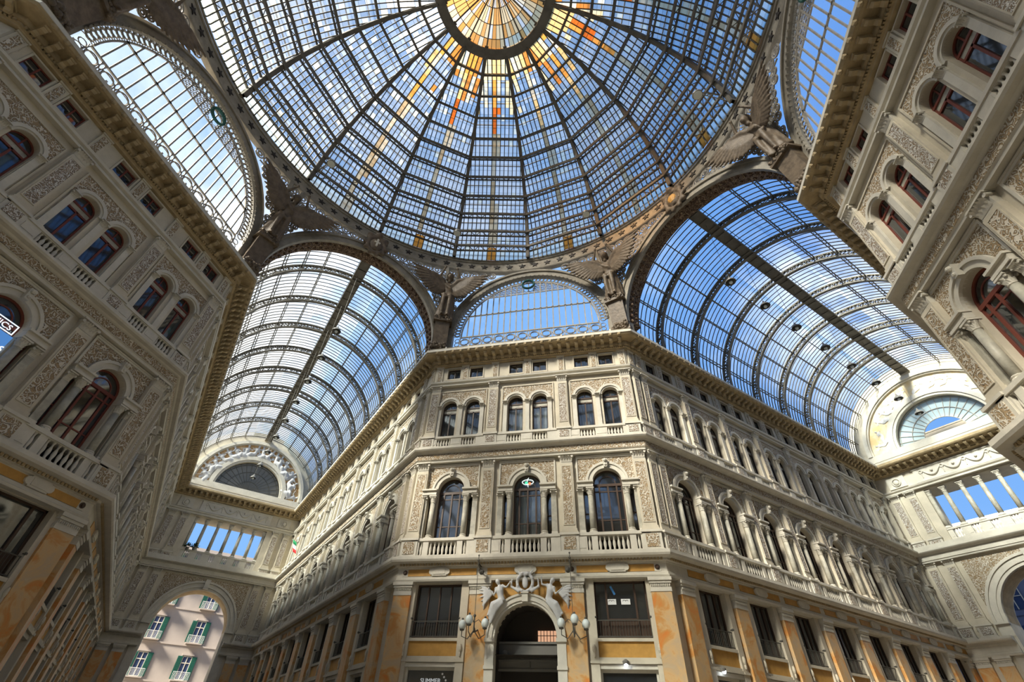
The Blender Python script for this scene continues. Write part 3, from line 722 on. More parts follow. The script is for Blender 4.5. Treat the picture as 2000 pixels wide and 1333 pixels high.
        for i, x in enumerate(xs):
            o = f'{ND[i+1]} from the corner'
            thing('pilaster', PIL2A, Fr @ T(sg*x, 0, 9.93), f'tall carved second-storey pilaster, {o}, {wd}', 'pilaster', 'carved pilasters')
            thing('pilaster', PIL3A, Fr @ T(sg*x, 0, 17.1), f'carved third-storey pilaster, {o}, {wd}', 'pilaster', 'carved pilasters')
            thing('pilaster', ATP, Fr @ T(sg*x, 0, 22.88), f'short attic pilaster, {o}, {wd}', 'pilaster', 'attic pilasters')
            if i or bs[0]-pitch/2 <= 1.0: thing('pilaster', MP_ARM, Fr @ T(sg*x, 0, 0), f'orange marble street-level pilaster, {o}, {wd}', 'pilaster', 'orange marble pilasters')
    # the block behind the facade: rear partition and roof
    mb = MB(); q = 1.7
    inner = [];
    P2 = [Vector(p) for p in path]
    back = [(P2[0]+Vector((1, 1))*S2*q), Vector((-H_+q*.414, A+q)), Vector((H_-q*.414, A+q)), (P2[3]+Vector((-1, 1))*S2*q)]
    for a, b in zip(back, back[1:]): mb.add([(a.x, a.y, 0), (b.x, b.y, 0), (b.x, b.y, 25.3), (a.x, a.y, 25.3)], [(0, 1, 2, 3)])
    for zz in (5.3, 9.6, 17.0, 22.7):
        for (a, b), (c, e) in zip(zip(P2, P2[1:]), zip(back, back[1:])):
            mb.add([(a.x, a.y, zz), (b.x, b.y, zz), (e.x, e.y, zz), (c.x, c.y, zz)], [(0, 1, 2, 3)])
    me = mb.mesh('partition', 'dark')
    r = MB(); e0, e3 = P2[0]+Vector((6, 6)), P2[3]+Vector((-6, 6))
    far = [P2[0], P2[1], P2[2], P2[3], P2[3]+Vector((-1, 1))*16, Vector((0, A+40)), P2[0]+Vector((1, 1))*16]
    r.add([(p.x, p.y, 25.33) for p in P2]+[(P2[3].x-8, P2[3].y+8, 25.33), (P2[0].x+8, P2[0].y+8, 25.33)], [(0, 1, 2, 3, 4, 5)])
    thing(f'roof_{side}', [P('partition', me)], K, f'flat roof behind the top cornice of the {nm}', None, kind='structure', mesh=r.mesh('roof', 'roof'))
    return CH, RA, LA

# ------------------------------------------------------------------ figures
def figure_mb(j, k=1.0):
    """draped figure from joints; lengths in metres of a 1.75 m body times k"""
    mb = MB()
    def V(n): return Vector(j[n])
    def limb(ns, rs): mb.tube([V(n) for n in ns], [r*k for r in rs], 8)
    limb(('pelvis', 'waist', 'chest', 'neck'), (.19, .15, .19, .08))
    limb(('neck', 'head'), (.07, .07)); h = V('head'); mb.ball(h, .125*k, 10, (.85, .95, 1.15))
    fd = V('face') if 'face' in j else Vector((0, -1, 0)); mb.ball(h+fd*.11*k-Vector((0, 0, .01))*k, .028*k, 6); mb.ball(h-fd*.06*k+Vector((0, 0, .04*k)), .125*k, 8)
    for s in 'lr':
        mb.ball(V('sh'+s), .09*k, 8); limb(('chest', 'sh'+s), (.14, .085)); limb(('sh'+s, 'el'+s, 'ha'+s), (.07, .05, .035)); mb.ball(V('ha'+s), .055*k, 6)
        limb(('pelvis', 'kn'+s, 'fo'+s), (.16, .10, .055)); f = V('fo'+s); mb.ball(f+fd*.07*k, .07*k, 6, (.7, 1.2, .6))
    return mb
def angel():
    k = 2.55; mb = MB()
    o = len(mb.v); n = 18   # long pleated robe
    lv = [(0, .80, .6), (.5, .72, .56), (1.4, .64, .52), (2.3, .56, .46), (2.7, .42, .34), (3.3, .52, .38), (3.65, .40, .28), (3.85, .17, .17)]
    for z, a, b in lv:
        for i in range(n):
            t = 2*pi*i/n; pl = 1+(.12 if z < 2.4 else .02)*sin(6*t+z)
            mb.v.append((a*pl*cos(t)+.06*sin(z), b*pl*sin(t)-.05*z*.3, z))
    for r in range(len(lv)-1):
        for i in range(n): i2 = (i+1) % n; mb.f.append((o+r*n+i, o+r*n+i2, o+(r+1)*n+i2, o+(r+1)*n+i))
    mb.f.append(tuple(o+i for i in range(n))[::-1]); mb.f.append(tuple(o+(len(lv)-1)*n+i for i in range(n)))
    mb.tube([(0, -.3, 3.8), (0, -.34, 4.1)], [.16, .15], 8)
    mb.ball((0, -.38, 4.38), .32, 10, (.82, .95, 1.15)); mb.ball((0, -.67, 4.34), .07, 6); mb.ball((0, -.25, 4.5), .34, 8); mb.ball((0, -.12, 4.25), .2, 8)
    for s in (-1, 1):
        mb.tube([(s*.2, -.25, 3.5), (s*.5, -.28, 3.62), (s*.92, -.5, 4.15), (s*.55, -.75, 5.0)], [.2, .19, .15, .09], 8)
        mb.ball((s*.52, -.78, 5.1), .13, 6)
        mb.tube([(s*.25, -.55, 2.3), (s*.28, -.62, 1.2), (s*.25, -.55, .1)], [.2, .18, .13], 8); mb.ball((s*.25, -.72, .06), .15, 6, (.8, 1.4, .6))
    mb.tube([(.4, -.2, 2.6), (.5, -.5, 2.2), (-.1, -.68, 1.9), (-.5, -.45, 2.3)], .12, 6)
    for i in range(3): mb.tube([(-.45+i*.12, -.4, 3.5), (.1+i*.1, -.52, 3.0), (.4, -.35, 2.6)], .06, 5)
    body = remeshed(mb, 'body', 'bronze', .07)
    def wing(s):
        w = MB(); n = 13
        for i in range(n):
            f = i/(n-1); root = Vector((s*(.25+.9*(1-f)*.6), .05-.3, 3.55+.35*(1-f)-.5*f))
            ang = radians(12-75*f); L_ = 1.75*(1-f)**.8+.95; d = Vector((s*cos(ang), 0, sin(ang)*.95))
            tip = root+d*L_; root.y = -.05-.36*abs(root.x); tip.y = -.05-.40*abs(tip.x)
            mid = (root+tip)/2+Vector((0, 0, .10)); mid.y = -.05-.40*abs(mid.x)-.05
            w.tube([root, mid, tip], [.17, .20, .07], 6)
        w.tube([(s*.2, -.15, 3.3), (s*.7, -.38, 3.95), (s*1.4, -.65, 4.25), (s*2.2, -.95, 4.3)], [.24, .24, .18, .06], 8)
        return remeshed(w, 'wing', 'bronze', .07)
    hair = remeshed(MB().ball((0, -.26, 4.55), .36, 10, (.95, 1, .85)).ball((.15, -.1, 4.3), .2, 8).ball((-.15, -.1, 4.3), .2, 8), 'hair', 'bronze', .06)
    pd = MB(); pd.box(-.6, .6, -.35, .8, -3.2, -.5).box(-.78, .78, -.55, .9, -.5, -.28).box(-.68, .68, -.48, .9, -.28, 0).box(-.72, .72, -.45, .9, -3.5, -3.1)
    fol = MB(); rr = random.Random(3)
    for i in range(46): fol.ball((rr.uniform(-.62, .62), -.4-rr.uniform(0, .12), rr.uniform(-3.4, -2.7)), rr.uniform(.1, .18), 6)
    for i in range(20): fol.ball((rr.uniform(-.65, .65), -.52, rr.uniform(-.45, -.1)), rr.uniform(.08, .14), 6)
    return [P('body', body), P('wing', wing(-1)), P('wing', wing(1)), P('hair', hair), P('pedestal', pd.mesh('pedestal', 'bronze'), None, [P('carved_leaves', fol.mesh('carved_leaves', 'bronze', True))])]

def seated(s, k, seed):
    """reclining relief figure leaning on an arch; s mirrors it"""
    r = random.Random(seed); q = lambda a=.05: r.uniform(-a, a)
    j = dict(pelvis=(0, -.1, .25), waist=(s*.06, -.14, .45), chest=(s*.14+q(), -.16, .68), neck=(s*.2, -.17, .88), head=(s*.24+q(), -.2, 1.06),
             shl=(s*.0, -.2, .82), shr=(s*.33, -.12, .80), ell=(-s*.2+q(), -.3, .66+q(.12)), elr=(s*.52+q(), -.2, .66+q(.1)), hal=(-s*.38+q(.1), -.35, .85+q(.2)), har=(s*.7+q(.1), -.28, .85+q(.2)),
             knl=(-s*.42, -.32, .3+q()), knr=(-s*.32, -.18, .12), fol=(-s*.8+q(), -.2, .02+q()), **{'for': (-s*.75, -.12, -.2+q())})
    j = {a: tuple(Vector(b)*k) for a, b in j.items()}
    mb = figure_mb(j, k)
    for i in range(4):  # drapery over the legs
        mb.tube([Vector((s*.05, -.22, .30-.05*i))*k, Vector((-s*.4, -.34+.03*i, .22-.07*i))*k, Vector((-s*.85, -.2, -.12-.08*i))*k], [.07*k, .09*k, .04*k], 6)
    return mb

def doorway(CH, wd, frame):
    a = MB(); z = 5.95
    a.arcband(0, z, 1.6, 1.72, -.1, .30, n=28).arcband(0, z, 1.72, 1.95, 0, .36, n=28).arcband(0, z, 1.95, 2.05, 0, .42, n=28)
    for s in (-1, 1):
        x0, x1 = sorted((s*1.6, s*2.05)); a.pb(x0, x1, 0, .34, 0, z-.16).pb(x0-.04, x1+.04, 0, .44, z-.16, z).pb(x0-.03, x1+.03, 0, .4, z-1.3, z-1.15)
    k = MB().pb(-.16, .16, 0, .55, z+1.62, z+2.02).pb(-.2, .2, 0, .6, z+2.0, z+2.1)
    sp = MB(); zt = 8.64; R = 2.05
    n = 12
    for s in (-1, 1):
        pts = [(R*cos(pi/2*i/n), z+R*sin(pi/2*i/n)) for i in range(n+1)]
        for i in range(n):
            (xa, za), (xb, zb) = pts[i], pts[i+1]; sp.add([(s*xa, -.05, za), (s*xb, -.05, zb), (s*xb, -.05, zt), (s*xa, -.05, zt)], [(0, 1, 2, 3)])
    thing('doorway_arch', [P('archivolt', a.mesh('archivolt', 'white')), P('keystone', k.mesh('keystone', 'white')), P('spandrel', sp.mesh('spandrel', 'ochre'), label='orange ground behind the sculptures')],
          CH, f'white stone entrance arch, {wd}', 'arch')
    for s, w in ((-1, 'left'), (1, 'right')):
        mb = seated(-s, 1.12, 5+s)
        for i in range(7):   # wing
            mb.tube([Vector((s*.25, .0, .9)), Vector((s*(.55+.06*i), -.02, 1.35-.12*i)), Vector((s*(.95+.02*i), .05, 1.72-.22*i))], [.07, .07, .03], 5)
        thing('statue', [], CH @ T(s*1.12, -.35, z+1.42) @ Matrix.Rotation(s*radians(28), 4, 'Y'), f'white winged figure on the {w} shoulder of the entrance arch, {wd}', 'statue',
              'sculptures over the entrance', mesh=remeshed(mb, 'statue', 'plaster_fig', .035))
    cr = MB(); cr.tube([(.42*cos(t), -.5, z+2.55+.46*sin(t)) for t in [2*pi*i/20 for i in range(20)]], .09, 6, closed=True)
    cr.ball((0, -.45, z+2.55), .22, 8, (.8, .5, 1.4)).ball((0, -.5, z+2.92), .1, 8)
    for i in range(8): t = pi/8+pi*i/4; cr.ball((.42*cos(t), -.55, z+2.55+.46*sin(t)), .1, 6)
    for s in (-1, 1): cr.tube([(s*.3, -.5, z+2.1), (s*.75, -.5, z+2.35), (s*.7, -.5, z+2.75)], [.1, .08, .04], 6).tube([(s*.2, -.5, z+2.9), (s*.5, -.55, z+3.2)], [.08, .03], 6)
    thing('crest', [], CH, f'round wreathed crest between winged figures, {wd}', 'crest', 'sculptures over the entrance', mesh=remeshed(cr, 'crest', 'plaster_fig', .035))
    # entrance passage
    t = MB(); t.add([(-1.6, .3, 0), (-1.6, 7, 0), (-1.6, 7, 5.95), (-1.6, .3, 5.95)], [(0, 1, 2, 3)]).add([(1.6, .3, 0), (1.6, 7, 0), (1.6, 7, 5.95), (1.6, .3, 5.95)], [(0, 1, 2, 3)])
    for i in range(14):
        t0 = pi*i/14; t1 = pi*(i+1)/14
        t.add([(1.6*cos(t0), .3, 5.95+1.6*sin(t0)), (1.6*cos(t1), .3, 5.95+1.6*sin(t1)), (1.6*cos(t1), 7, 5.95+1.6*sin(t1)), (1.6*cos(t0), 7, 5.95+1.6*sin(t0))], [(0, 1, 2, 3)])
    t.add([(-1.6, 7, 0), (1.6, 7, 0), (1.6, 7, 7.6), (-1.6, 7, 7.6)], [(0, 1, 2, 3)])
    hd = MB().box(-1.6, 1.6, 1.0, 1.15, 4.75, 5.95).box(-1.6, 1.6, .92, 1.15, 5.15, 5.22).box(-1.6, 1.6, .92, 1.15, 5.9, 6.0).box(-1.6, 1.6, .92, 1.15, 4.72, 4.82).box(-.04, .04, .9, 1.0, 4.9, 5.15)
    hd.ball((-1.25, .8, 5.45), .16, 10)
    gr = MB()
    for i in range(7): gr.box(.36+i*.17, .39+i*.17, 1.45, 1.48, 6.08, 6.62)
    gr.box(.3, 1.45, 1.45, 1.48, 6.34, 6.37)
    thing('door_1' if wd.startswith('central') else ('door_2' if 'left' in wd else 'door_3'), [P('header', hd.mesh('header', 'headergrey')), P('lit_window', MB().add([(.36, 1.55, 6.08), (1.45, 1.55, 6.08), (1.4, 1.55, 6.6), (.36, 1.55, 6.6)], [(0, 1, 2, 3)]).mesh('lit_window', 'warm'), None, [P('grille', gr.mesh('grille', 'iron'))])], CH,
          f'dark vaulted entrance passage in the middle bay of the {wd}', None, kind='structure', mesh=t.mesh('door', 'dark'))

LANT = None
def lantern_parts():
    a = MB(); a.tube([(0, 0, .35), (0, 0, -.35)], .035, 6).ball((0, 0, .4), .08, 6)
    a.tube([(0, .75, -.1), (0, .3, -.25), (0, 0, -.1)], .035, 6)
    parts = []
    for i, (x, y, z) in enumerate(((-.62, -.0, 0), (-.12, -.55, .12), (.58, -.05, .05))):
        a.tube([(0, 0, -.25), (x*.5, y*.5, -.62+z*.3), (x, y, -.5+z), (x, y, -.25+z)], .025, 6)
        a.tube([(0, 0, .1), (x*.4, y*.4, .22), (x*.7, y*.7, .05)], .018, 5)
        g = MB().ball((0, 0, 0), .2, 12, (1, 1, 1.15)).mesh('globe', 'globe', True); c = MB().lathe(0, 0, [(.1, -.26), (.13, -.2), (.04, -.18)], 8).ball((0, 0, .26), .06, 6).mesh('fitting', 'iron')
        parts.append(P('globe', g, T(x, y, z), [P('fitting', c)]))
    w = MB().tube([(0, 0, .4), (0, 0, 2.95)], .015, 5)
    b = MB().tube([(0, .9, 2.6), (0, 0, 2.95)], .04, 6).tube([(0, .9, 2.95), (0, 0, 2.95)], .03, 6).ball((.14, .25, 2.55), .14, 8).ball((0, 0, 3.1), .07, 6).ball((0, 0, 3.35), .05, 6).tube([(0, 0, 2.95), (0, 0, 3.4)], .02, 5)
    return [P('arms', a.mesh('arms', 'iron')), P('wire', w.mesh('wire', 'iron')), P('bracket', b.mesh('bracket', 'iron'))]+parts
LANT = lantern_parts()

words_c = ('central corner facade', 'central right arm wall', 'central left arm wall')
words_l = ('near left facade', 'shaded left arm wall', 'near left rear arm wall')
words_r = ('near right facade', 'near right rear arm wall', 'near right block arm wall')
CHc, RAc, LAc = building(0, 'central block', 'front', DL-18.09, DR-18.09, {'c': 1, 'r': 'R', 'l': 'L'}, 'wood', words_c)
CHl, RAl, LAl = building(pi/2, 'near left block', 'left', 37, DL-18.09, {'c': 1, 'r': 'L'}, 'redwood', words_l)
CHr, RAr, LAr = building(-pi/2, 'near right block', 'right', DR-18.09, 37, {'c': 1}, 'redwood', words_r)
building(pi, 'rear block', 'back', 37, 37, {}, 'wood', ('rear corner facade', 'rear left arm wall', 'rear right arm wall'))

for s, w in ((-1, 'left'), (1, 'right')):
    thing('wall_lantern', LANT, CHc @ T(s*2.5, -1.05, 6.42) @ (RZ(0) if s < 0 else Matrix.Diagonal((-1, 1, 1, 1))), f'three-globe iron lantern hung by a wire on the {w} of the central entrance arch', 'lamp', 'lanterns by the entrance arch')
# paper notices, neon sign, shop lettering, lights
for i, (x, w) in enumerate(((4.45, 'left'), (5.16, 'right'))):
    mb = MB().box(-.23, .23, -.005, .005, -.13, .13); ink = MB().tube([(-.07+.07*cos(t), -.01, .02+.05*sin(t)) for t in [pi*j/8 for j in range(9)]], .012, 4).tube([(.07+.06*cos(t), -.01, .02+.05*sin(t)) for t in [pi*j/8 for j in range(9)]], .012, 4)
    thing('paper_notice', [P('printing', ink.mesh('printing', 'iron'))], CHc @ T(x, .2, 7.66), f'white paper notice in the mezzanine window, {w} of two', 'notice', 'paper notices', mesh=mb.mesh('paper', 'paper'))
thing('tilted_banner', [], CHc @ T(4.55, .22, 8.2) @ Matrix.Rotation(radians(-25), 4, 'Y'), 'small tilted blue strip in the mezzanine window', 'banner', mesh=MB().box(-.05, .05, -.01, .01, -.22, .22).mesh('strip', 'bluebit'))
def text_mesh(s, size, mat, name='lettering', ext=.012, align='CENTER'):
    cu = bpy.data.curves.new(name, 'FONT'); cu.body = s; cu.size = size; cu.extrude = ext; cu.align_x = align; cu.resolution_u = 3
    o = bpy.data.objects.new('t', cu); C.objects.link(o); dg = bpy.context.evaluated_depsgraph_get(); dg.update()
    me = bpy.data.meshes.new_from_object(o.evaluated_get(dg)); bpy.data.objects.remove(o); me.transform(Matrix.Rotation(pi/2, 4, 'X')); me.materials.clear(); me.materials.append(M[mat]); me.name = name; return me
el = MB().tube([(.36*cos(t), -.02, .05+.16*sin(t)) for t in [2*pi*i/24 for i in range(24)]], .018, 5, closed=True)
el2 = MB().tube([(.06, -.02, .33), (-.04, -.02, .2), (.02, -.02, -.28)], .014, 5)
thing('neon_sign', [P('white_ring', el.mesh('white_ring', 'neon')), P('white_stroke', el2.mesh('white_stroke', 'neon')), P('green_patch', MB().ball((-.09, -.03, 0), .1, 8, (1, .2, 1)).mesh('green_patch', 'neon_g')), P('red_patch', MB().ball((.12, -.03, -.06), .09, 8, (1, .2, 1)).mesh('red_patch', 'neon_r'))],
      CHc @ T(0, .28, 14.5), 'small glowing oval neon sign in the central arched window', 'sign')
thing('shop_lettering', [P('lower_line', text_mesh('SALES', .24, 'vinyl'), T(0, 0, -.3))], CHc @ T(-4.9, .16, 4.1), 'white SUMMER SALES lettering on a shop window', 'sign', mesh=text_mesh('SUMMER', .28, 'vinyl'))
b = MB()
for i in range(5): b.ball((.05*((i*7) % 5)-.05, 0, .28-.13*i), .05, 6, (1, .3, 1))
thing('window_decal', [], CHc @ T(-4.25, .16, 4.2), 'small cluster of white dots right of the SUMMER SALES lettering', 'decal', mesh=b.mesh('dots', 'paper'))
thing('illuminated_sign', [P('border', MB().box(-.95, .68, 0, .02, -.1, -.06).box(-.95, .68, 0, .02, .32, .36).box(.64, .68, 0, .02, -.1, .36).mesh('border', 'ltr')), P('screen', MB().box(-1.0, .9, -.01, .01, -1.1, -.15).mesh('screen', 'screen'), label='blue lit screen'), P('lower_lettering', text_mesh('S', .5, 'ltr'), T(.75, -.03, -1.0))],
      CHl @ T(0.1, .2, 13.85), 'lit sign reading ONICS in a near left arched window', 'sign', mesh=text_mesh('ONICS', .34, 'ltr'))
for Fr, x, w in ((CHc, 4.82, 'right of the entrance'), (RAc, 2.7, 'in the first bay of the right arm')):
    thing('spotlight', [P('housing', MB().lathe(0, 0, [(.14, -.02), (.16, .12), (.05, .2)], 10).mesh('housing', 'shade'))], Fr @ T(x, -.25, 4.92), f'bright white spotlight over the shopfront {w}', 'lamp', 'shopfront spotlights', mesh=MB().ball((0, -.06, -.02), .09, 10).mesh('bulb', 'led'))

# ------------------------------------------------------------------ floor and streets
thing('floor', [], I4, 'pale marble floor of the crossing and its arms', None, kind='structure', mesh=MB().add([(-120, -120, 0), (120, -120, 0), (120, 120, 0), (-120, 120, 0)], [(0, 1, 2, 3)]).mesh('floor', 'floor'))

# ------------------------------------------------------------------ end walls of the arms
WA = sqrt(2)*(A-H_)/2
ZV = 26.7
def garland_panel_parts():
    a = MB().pb(-4.2, 4.2, 0, .08, 0, 1.15).pb(-4.3, 4.3, 0, .14, -.1, 0).pb(-4.3, 4.3, 0, .14, 1.15, 1.25)
    parts = [P('panel', a.mesh('panel', 'white'))]
    g = MB().tube([(-.72+1.44*i/12, -.12, .85-.55*sin(pi*i/12)) for i in range(13)], [.05+.06*sin(pi*i/12) for i in range(13)], 6).ball((0, -.12, .72), .13, 8).mesh('garland', 'white', True)
    r = MB().tube([(.14*cos(t), -.12, .82+.14*sin(t)) for t in [2*pi*i/12 for i in range(12)]], .05, 5, closed=True).tube([(0, -.1, .65), (0, -.1, .2)], .05, 5).mesh('ribbon', 'white')
    for i in range(4): parts.append(P('garland', g, T(-2.7+1.8*i, 0, 0)))
    for i in range(5): parts.append(P('ribbon', r, T(-3.6+1.8*i, 0, 0)))
    return parts
GPN = garland_panel_parts()
ROUND = MB().tube([(.36*cos(t), -.1, .36*sin(t)) for t in [2*pi*i/16 for i in range(16)]], .06, 6, closed=True).ball((0, -.08, 0), .26, 8, (1, .5, 1)).pb(-.8, .8, 0, .05, -.55, .55).mesh('medallion', 'white')
BIGCOL = [P('shaft', MB().lathe(0, 0, [(.21, .2), (.2, 1.4), (.175, 3.1)], 12).mesh('shaft', 'column', True)), P('base', MB().box(-.28, .28, -.28, .28, 0, .1).lathe(0, 0, [(.28, .1), (.22, .2)], 12).mesh('base', 'white')), P('capital', round_capital(.18, .5), T(0, 0, 3.1))]
PIL_E2 = pilaster_parts(.42, 6.10, .95, .3, .2, 'relief_w', caph=.5)
PIL_E3 = pilaster_parts(.42, 5.36, .90, .25, .18, 'relief_w', caph=.45)
MP_E = marble_pilaster_parts(.5)
def end_wall(E, side, wd, art):
    mb = MB(); dp = 2.6
    wall_panel(mb, -WA, WA, 0, 15.9, [], [(0, 3.7, 0, 10.9)], dp)
    wall_panel(mb, -WA, WA, 15.9, 25.4, [(-4.2, 4.2, 17.45, 22.25)], [], dp)
    n = 36
    for i in range(n):
        t0 = pi*i/n; t1 = pi*(i+1)/n
        mb.add([(4.05*cos(t0), 0, ZV+4.05*sin(t0)), (8.5*cos(t0), 0, ZV+8.5*sin(t0)), (8.5*cos(t1), 0, ZV+8.5*sin(t1)), (4.05*cos(t1), 0, ZV+4.05*sin(t1))], [(0, 1, 2, 3)])
        mb.add([(4.05*cos(t0), 0, ZV+4.05*sin(t0)), (4.05*cos(t1), 0, ZV+4.05*sin(t1)), (4.05*cos(t1), .8, ZV+4.05*sin(t1)), (4.05*cos(t0), .8, ZV+4.05*sin(t0))], [(0, 1, 2, 3)])
    mb.box(-8.5, 8.5, 0, dp, 25.3, ZV)
    wall = thing(f'wall_{side}_end', [], E, f'cream stone end wall of the {wd}, with a colonnade above a wide arch', None, kind='structure', mesh=mb.mesh('end', 'stone'))
    path = [(-WA, 0), (WA, 0)]
    for key, lab in (('z1', 'cornice over the ochre frieze'), ('z2', 'cornice under the colonnade'), ('s', 'moulding over the colonnade'), ('z3', 'top cornice with scroll brackets')):
        parts = []
        segs = [path] if key != 'z1' else [[(-WA, 0), (-3.9, 0)], [(3.9, 0), (WA, 0)]]
        me = MB()
        for sg in segs: q = profile_sweep(sg, CORN[key]); me.add(q.v, q.f)
        if key == 'z3': parts = [P('brackets', run_items(path, .45, 24.76, .62, MODL, 'brackets', 'soffit')), P('dentils', run_items(path, .3, 24.54, .15, unit_box(.09, .08, .12), 'dentils', 'soffit')), P('gutter', profile_sweep(path, CORN['gut']).mesh('gutter', 'white'))]
        if key == 'z2': parts = [P('upper_step', profile_sweep(path, [(0, Z2), (.3, Z2), (.3, Z2+.5), (0, Z2+.5)]).mesh('upper_step', 'white'))]
        if key == 'z1': parts = [P('dentils', MB().add(*(lambda ms: (ms.v, ms.f))(type('o', (), dict(v=[v for sg in segs for v in [tuple(x.co) for x in run_items(sg, .5, 9.46, .17, unit_box(.10, .09, .11), 'd', 'soffit').vertices]], f=[])))).mesh('dentils', 'soffit'))] if 0 else []
        trim(parts, E, f'{lab} on the end wall of the {wd}', me.mesh('cornice', 'soffit' if key == 'z3' else 'white'))
    a = MB(); z = 10.9
    a.arcband(0, z, 3.7, 3.95, -.2, .12, n=36).arcband(0, z, 3.95, 4.4, 0, .2, n=36).arcband(0, z, 4.4, 4.6, 0, .3, n=36)
    for s in (-1, 1): x0, x1 = sorted((s*3.7, s*4.55)); a.pb(x0, x1, 0, .14, 0, 9.9).pb(x0, x1, 0, .2, 9.9, z-.1).pb(x0-.05, x1+.05, 0, .4, z-.15, z)
    sp = MB(); n = 14; zt = 15.75
    for s in (-1, 1):
        pts = [(4.62*cos(t), z+4.62*sin(t)) for t in [radians(12)+(pi/2-radians(12))*i/n for i in range(n+1)]]
        for i in range(n):
            (xa, za), (xb, zb) = pts[i], pts[i+1]; sp.add([(s*xa, -.04, za), (s*xb, -.04, zb), (s*xb, -.04, zt), (s*xa, -.04, zt)], [(0, 1, 2, 3)])
    sof = MB(); n = 20
    for i in range(n):
        t0 = pi*i/n; t1 = pi*(i+1)/n; r = 3.68
        sof.add([(r*cos(t0), .25, z+r*sin(t0)), (r*cos(t1), .25, z+r*sin(t1)), (r*cos(t1), dp-.2, z+r*sin(t1)), (r*cos(t0), dp-.2, z+r*sin(t0))], [(0, 1, 2, 3)])
    thing('archway', [P('archivolt', a.mesh('archivolt', 'white')), P('spandrel_relief', sp.mesh('spandrel_relief', 'relief')), P('soffit', sof.mesh('soffit', 'soffit')), P('keystone', MB().pb(-.25, .25, 0, .5, z+3.75, z+4.75).mesh('keystone', 'white'))], E,
          f'wide round archway to the street at the end of the {wd}', 'arch')
    for i in range(7):
        x = -4.2+1.4*i; hf = .15 if i == 0 else (-.15 if i == 6 else 0)
        thing('column', BIGCOL, E @ T(x+hf, .35, 18.55), f'{ND[i+1]} column from the left in the colonnade of the {wd}', 'column', f'colonnade columns of the {wd}')
    for i in range(6):
        thing('balustrade', balustrade_parts(.7, 1.05, [(0, .3, 3)], .1, 0) if i == 0 else ENDB[wd], E @ T(-3.5+1.4*i, .25, 17.5), f'{ND[i+1]} balustrade section from the left in the colonnade of the {wd}', 'balustrade', f'colonnade balustrades of the {wd}') if i else ENDB.__setitem__(wd, balustrade_parts(.7, 1.05, [(0, .3, 3)], .1, 0)) or thing('balustrade', ENDB[wd], E @ T(-3.5, .25, 17.5), f'first balustrade section from the left in the colonnade of the {wd}', 'balustrade', f'colonnade balustrades of the {wd}')
    for x, w in ((-6.75, 'outer left'), (-5.35, 'inner left'), (5.35, 'inner right'), (6.75, 'outer right')):
        thing('pilaster', PIL_E2, E @ T(x, 0, 9.95), f'relief-carved pilaster beside the archway, {w} one, {wd}', 'pilaster', 'end wall pilasters')
        thing('pilaster', PIL_E3, E @ T(x, 0, 17.0), f'carved pilaster beside the colonnade, {w} one, {wd}', 'pilaster', 'end wall pilasters')
        thing('pilaster', MP_E, E @ T(x, 0, 0), f'orange marble pilaster beside the archway, {w} one, {wd}', 'pilaster', 'end wall pilasters')
    thing('garland_panel', GPN, E @ T(0, 0, 23.05), f'white frieze panel of hanging garlands above the colonnade, {wd}', 'panel')
    for x, w in ((-5.9, 'left'), (5.9, 'right')): thing('medallion', [], E @ T(x, -.05, 23.6), f'round portrait medallion {w} of the garland panel, {wd}', 'medallion', 'medallions', mesh=ROUND)
    # tympanum
    a = MB(); a.arcband(0, ZV, 4.0, 4.25, -.1, .2, n=36).arcband(0, ZV, 4.25, 4.75, 0, .3, n=36).pb(-WA, WA, 0, .35, 25.4, ZV)
    o2 = MB().arcband(0, ZV, 6.45, 6.6, 0, .3, n=40).arcband(0, ZV, 6.6, 7.0, 0, .45, n=40)
    bk = MB().arcband(0, ZV, 4.7, 6.5, 0, .06, n=40)
    parts = [P('inner_archivolt', a.mesh('inner_archivolt', 'white')), P('outer_archivolt', o2.mesh('outer_archivolt', 'white')), P('ground', bk.mesh('ground', 'tymp' if art else 'ground_gold'))]
    rr = random.Random(11)
    if art:
        cl = MB()
        for i in range(150): t = radians(rr.uniform(3, 177)); r = 4.8+abs(rr.gauss(0, .55)); r = min(r, 6.2); cl.ball((r*cos(t), -.05, ZV+r*sin(t)), rr.uniform(.12, .36), 6, (1, .5, 1))
        parts.append(P('clouds', remeshed(cl, 'clouds', 'plaster_fig', .09), label='massed sculpted clouds and drapery'))
    for i in range(13 if not art else 17):
        t = radians(8+164*i/(12 if not art else 16)+rr.uniform(-3, 3)); s = 1 if rr.random() < .5 else -1
        me = FIGS[i % len(FIGS)]
        sc = 1.25 if art else .75
        parts.append(P('figure', me, T(5.35*cos(t), -.02, ZV+5.35*sin(t)) @ Matrix.Rotation(-(t-pi/2)*.75, 4, 'Y') @ Matrix.Diagonal((s*sc, .8 if art else .35, sc, 1)) @ T(0, 0, -.45)))
    thing('tympanum', parts, E, f'semicircular tympanum with {"crowded white sculpted figures" if art else "faint low-relief figures on a pale gold ground"} closing the {wd}', 'relief')
    g = MB().halfdisc(0, ZV, 4.05, -.5, 36) if art else MB().arcband(0, ZV, 1.8, 4.05, -.52, -.5, n=36)
    fb = MB(); nn = 18
    for i in range(nn+1): t = pi*i/nn; fb.bar((1.8*cos(t) if not art else .2*cos(t), .46, ZV+(1.8 if not art else .2)*sin(t)), (4.05*cos(t), .46, ZV+4.05*sin(t)), .05, .05)
    for r in ((1.8, 2.8, 3.85, 4.0) if not art else (1.4, 2.7, 3.7, 4.0)): fb.arcband(0, ZV, r, r+.05, -.5, -.42, n=30)
    window([P('glazing_bars', fb.mesh('glazing_bars', 'lace' if not art else 'iron')), P('glass', g.mesh('glass', 'net' if art else 'fan'))], E, f'half-round fan window above the top cornice at the end of the {wd}')
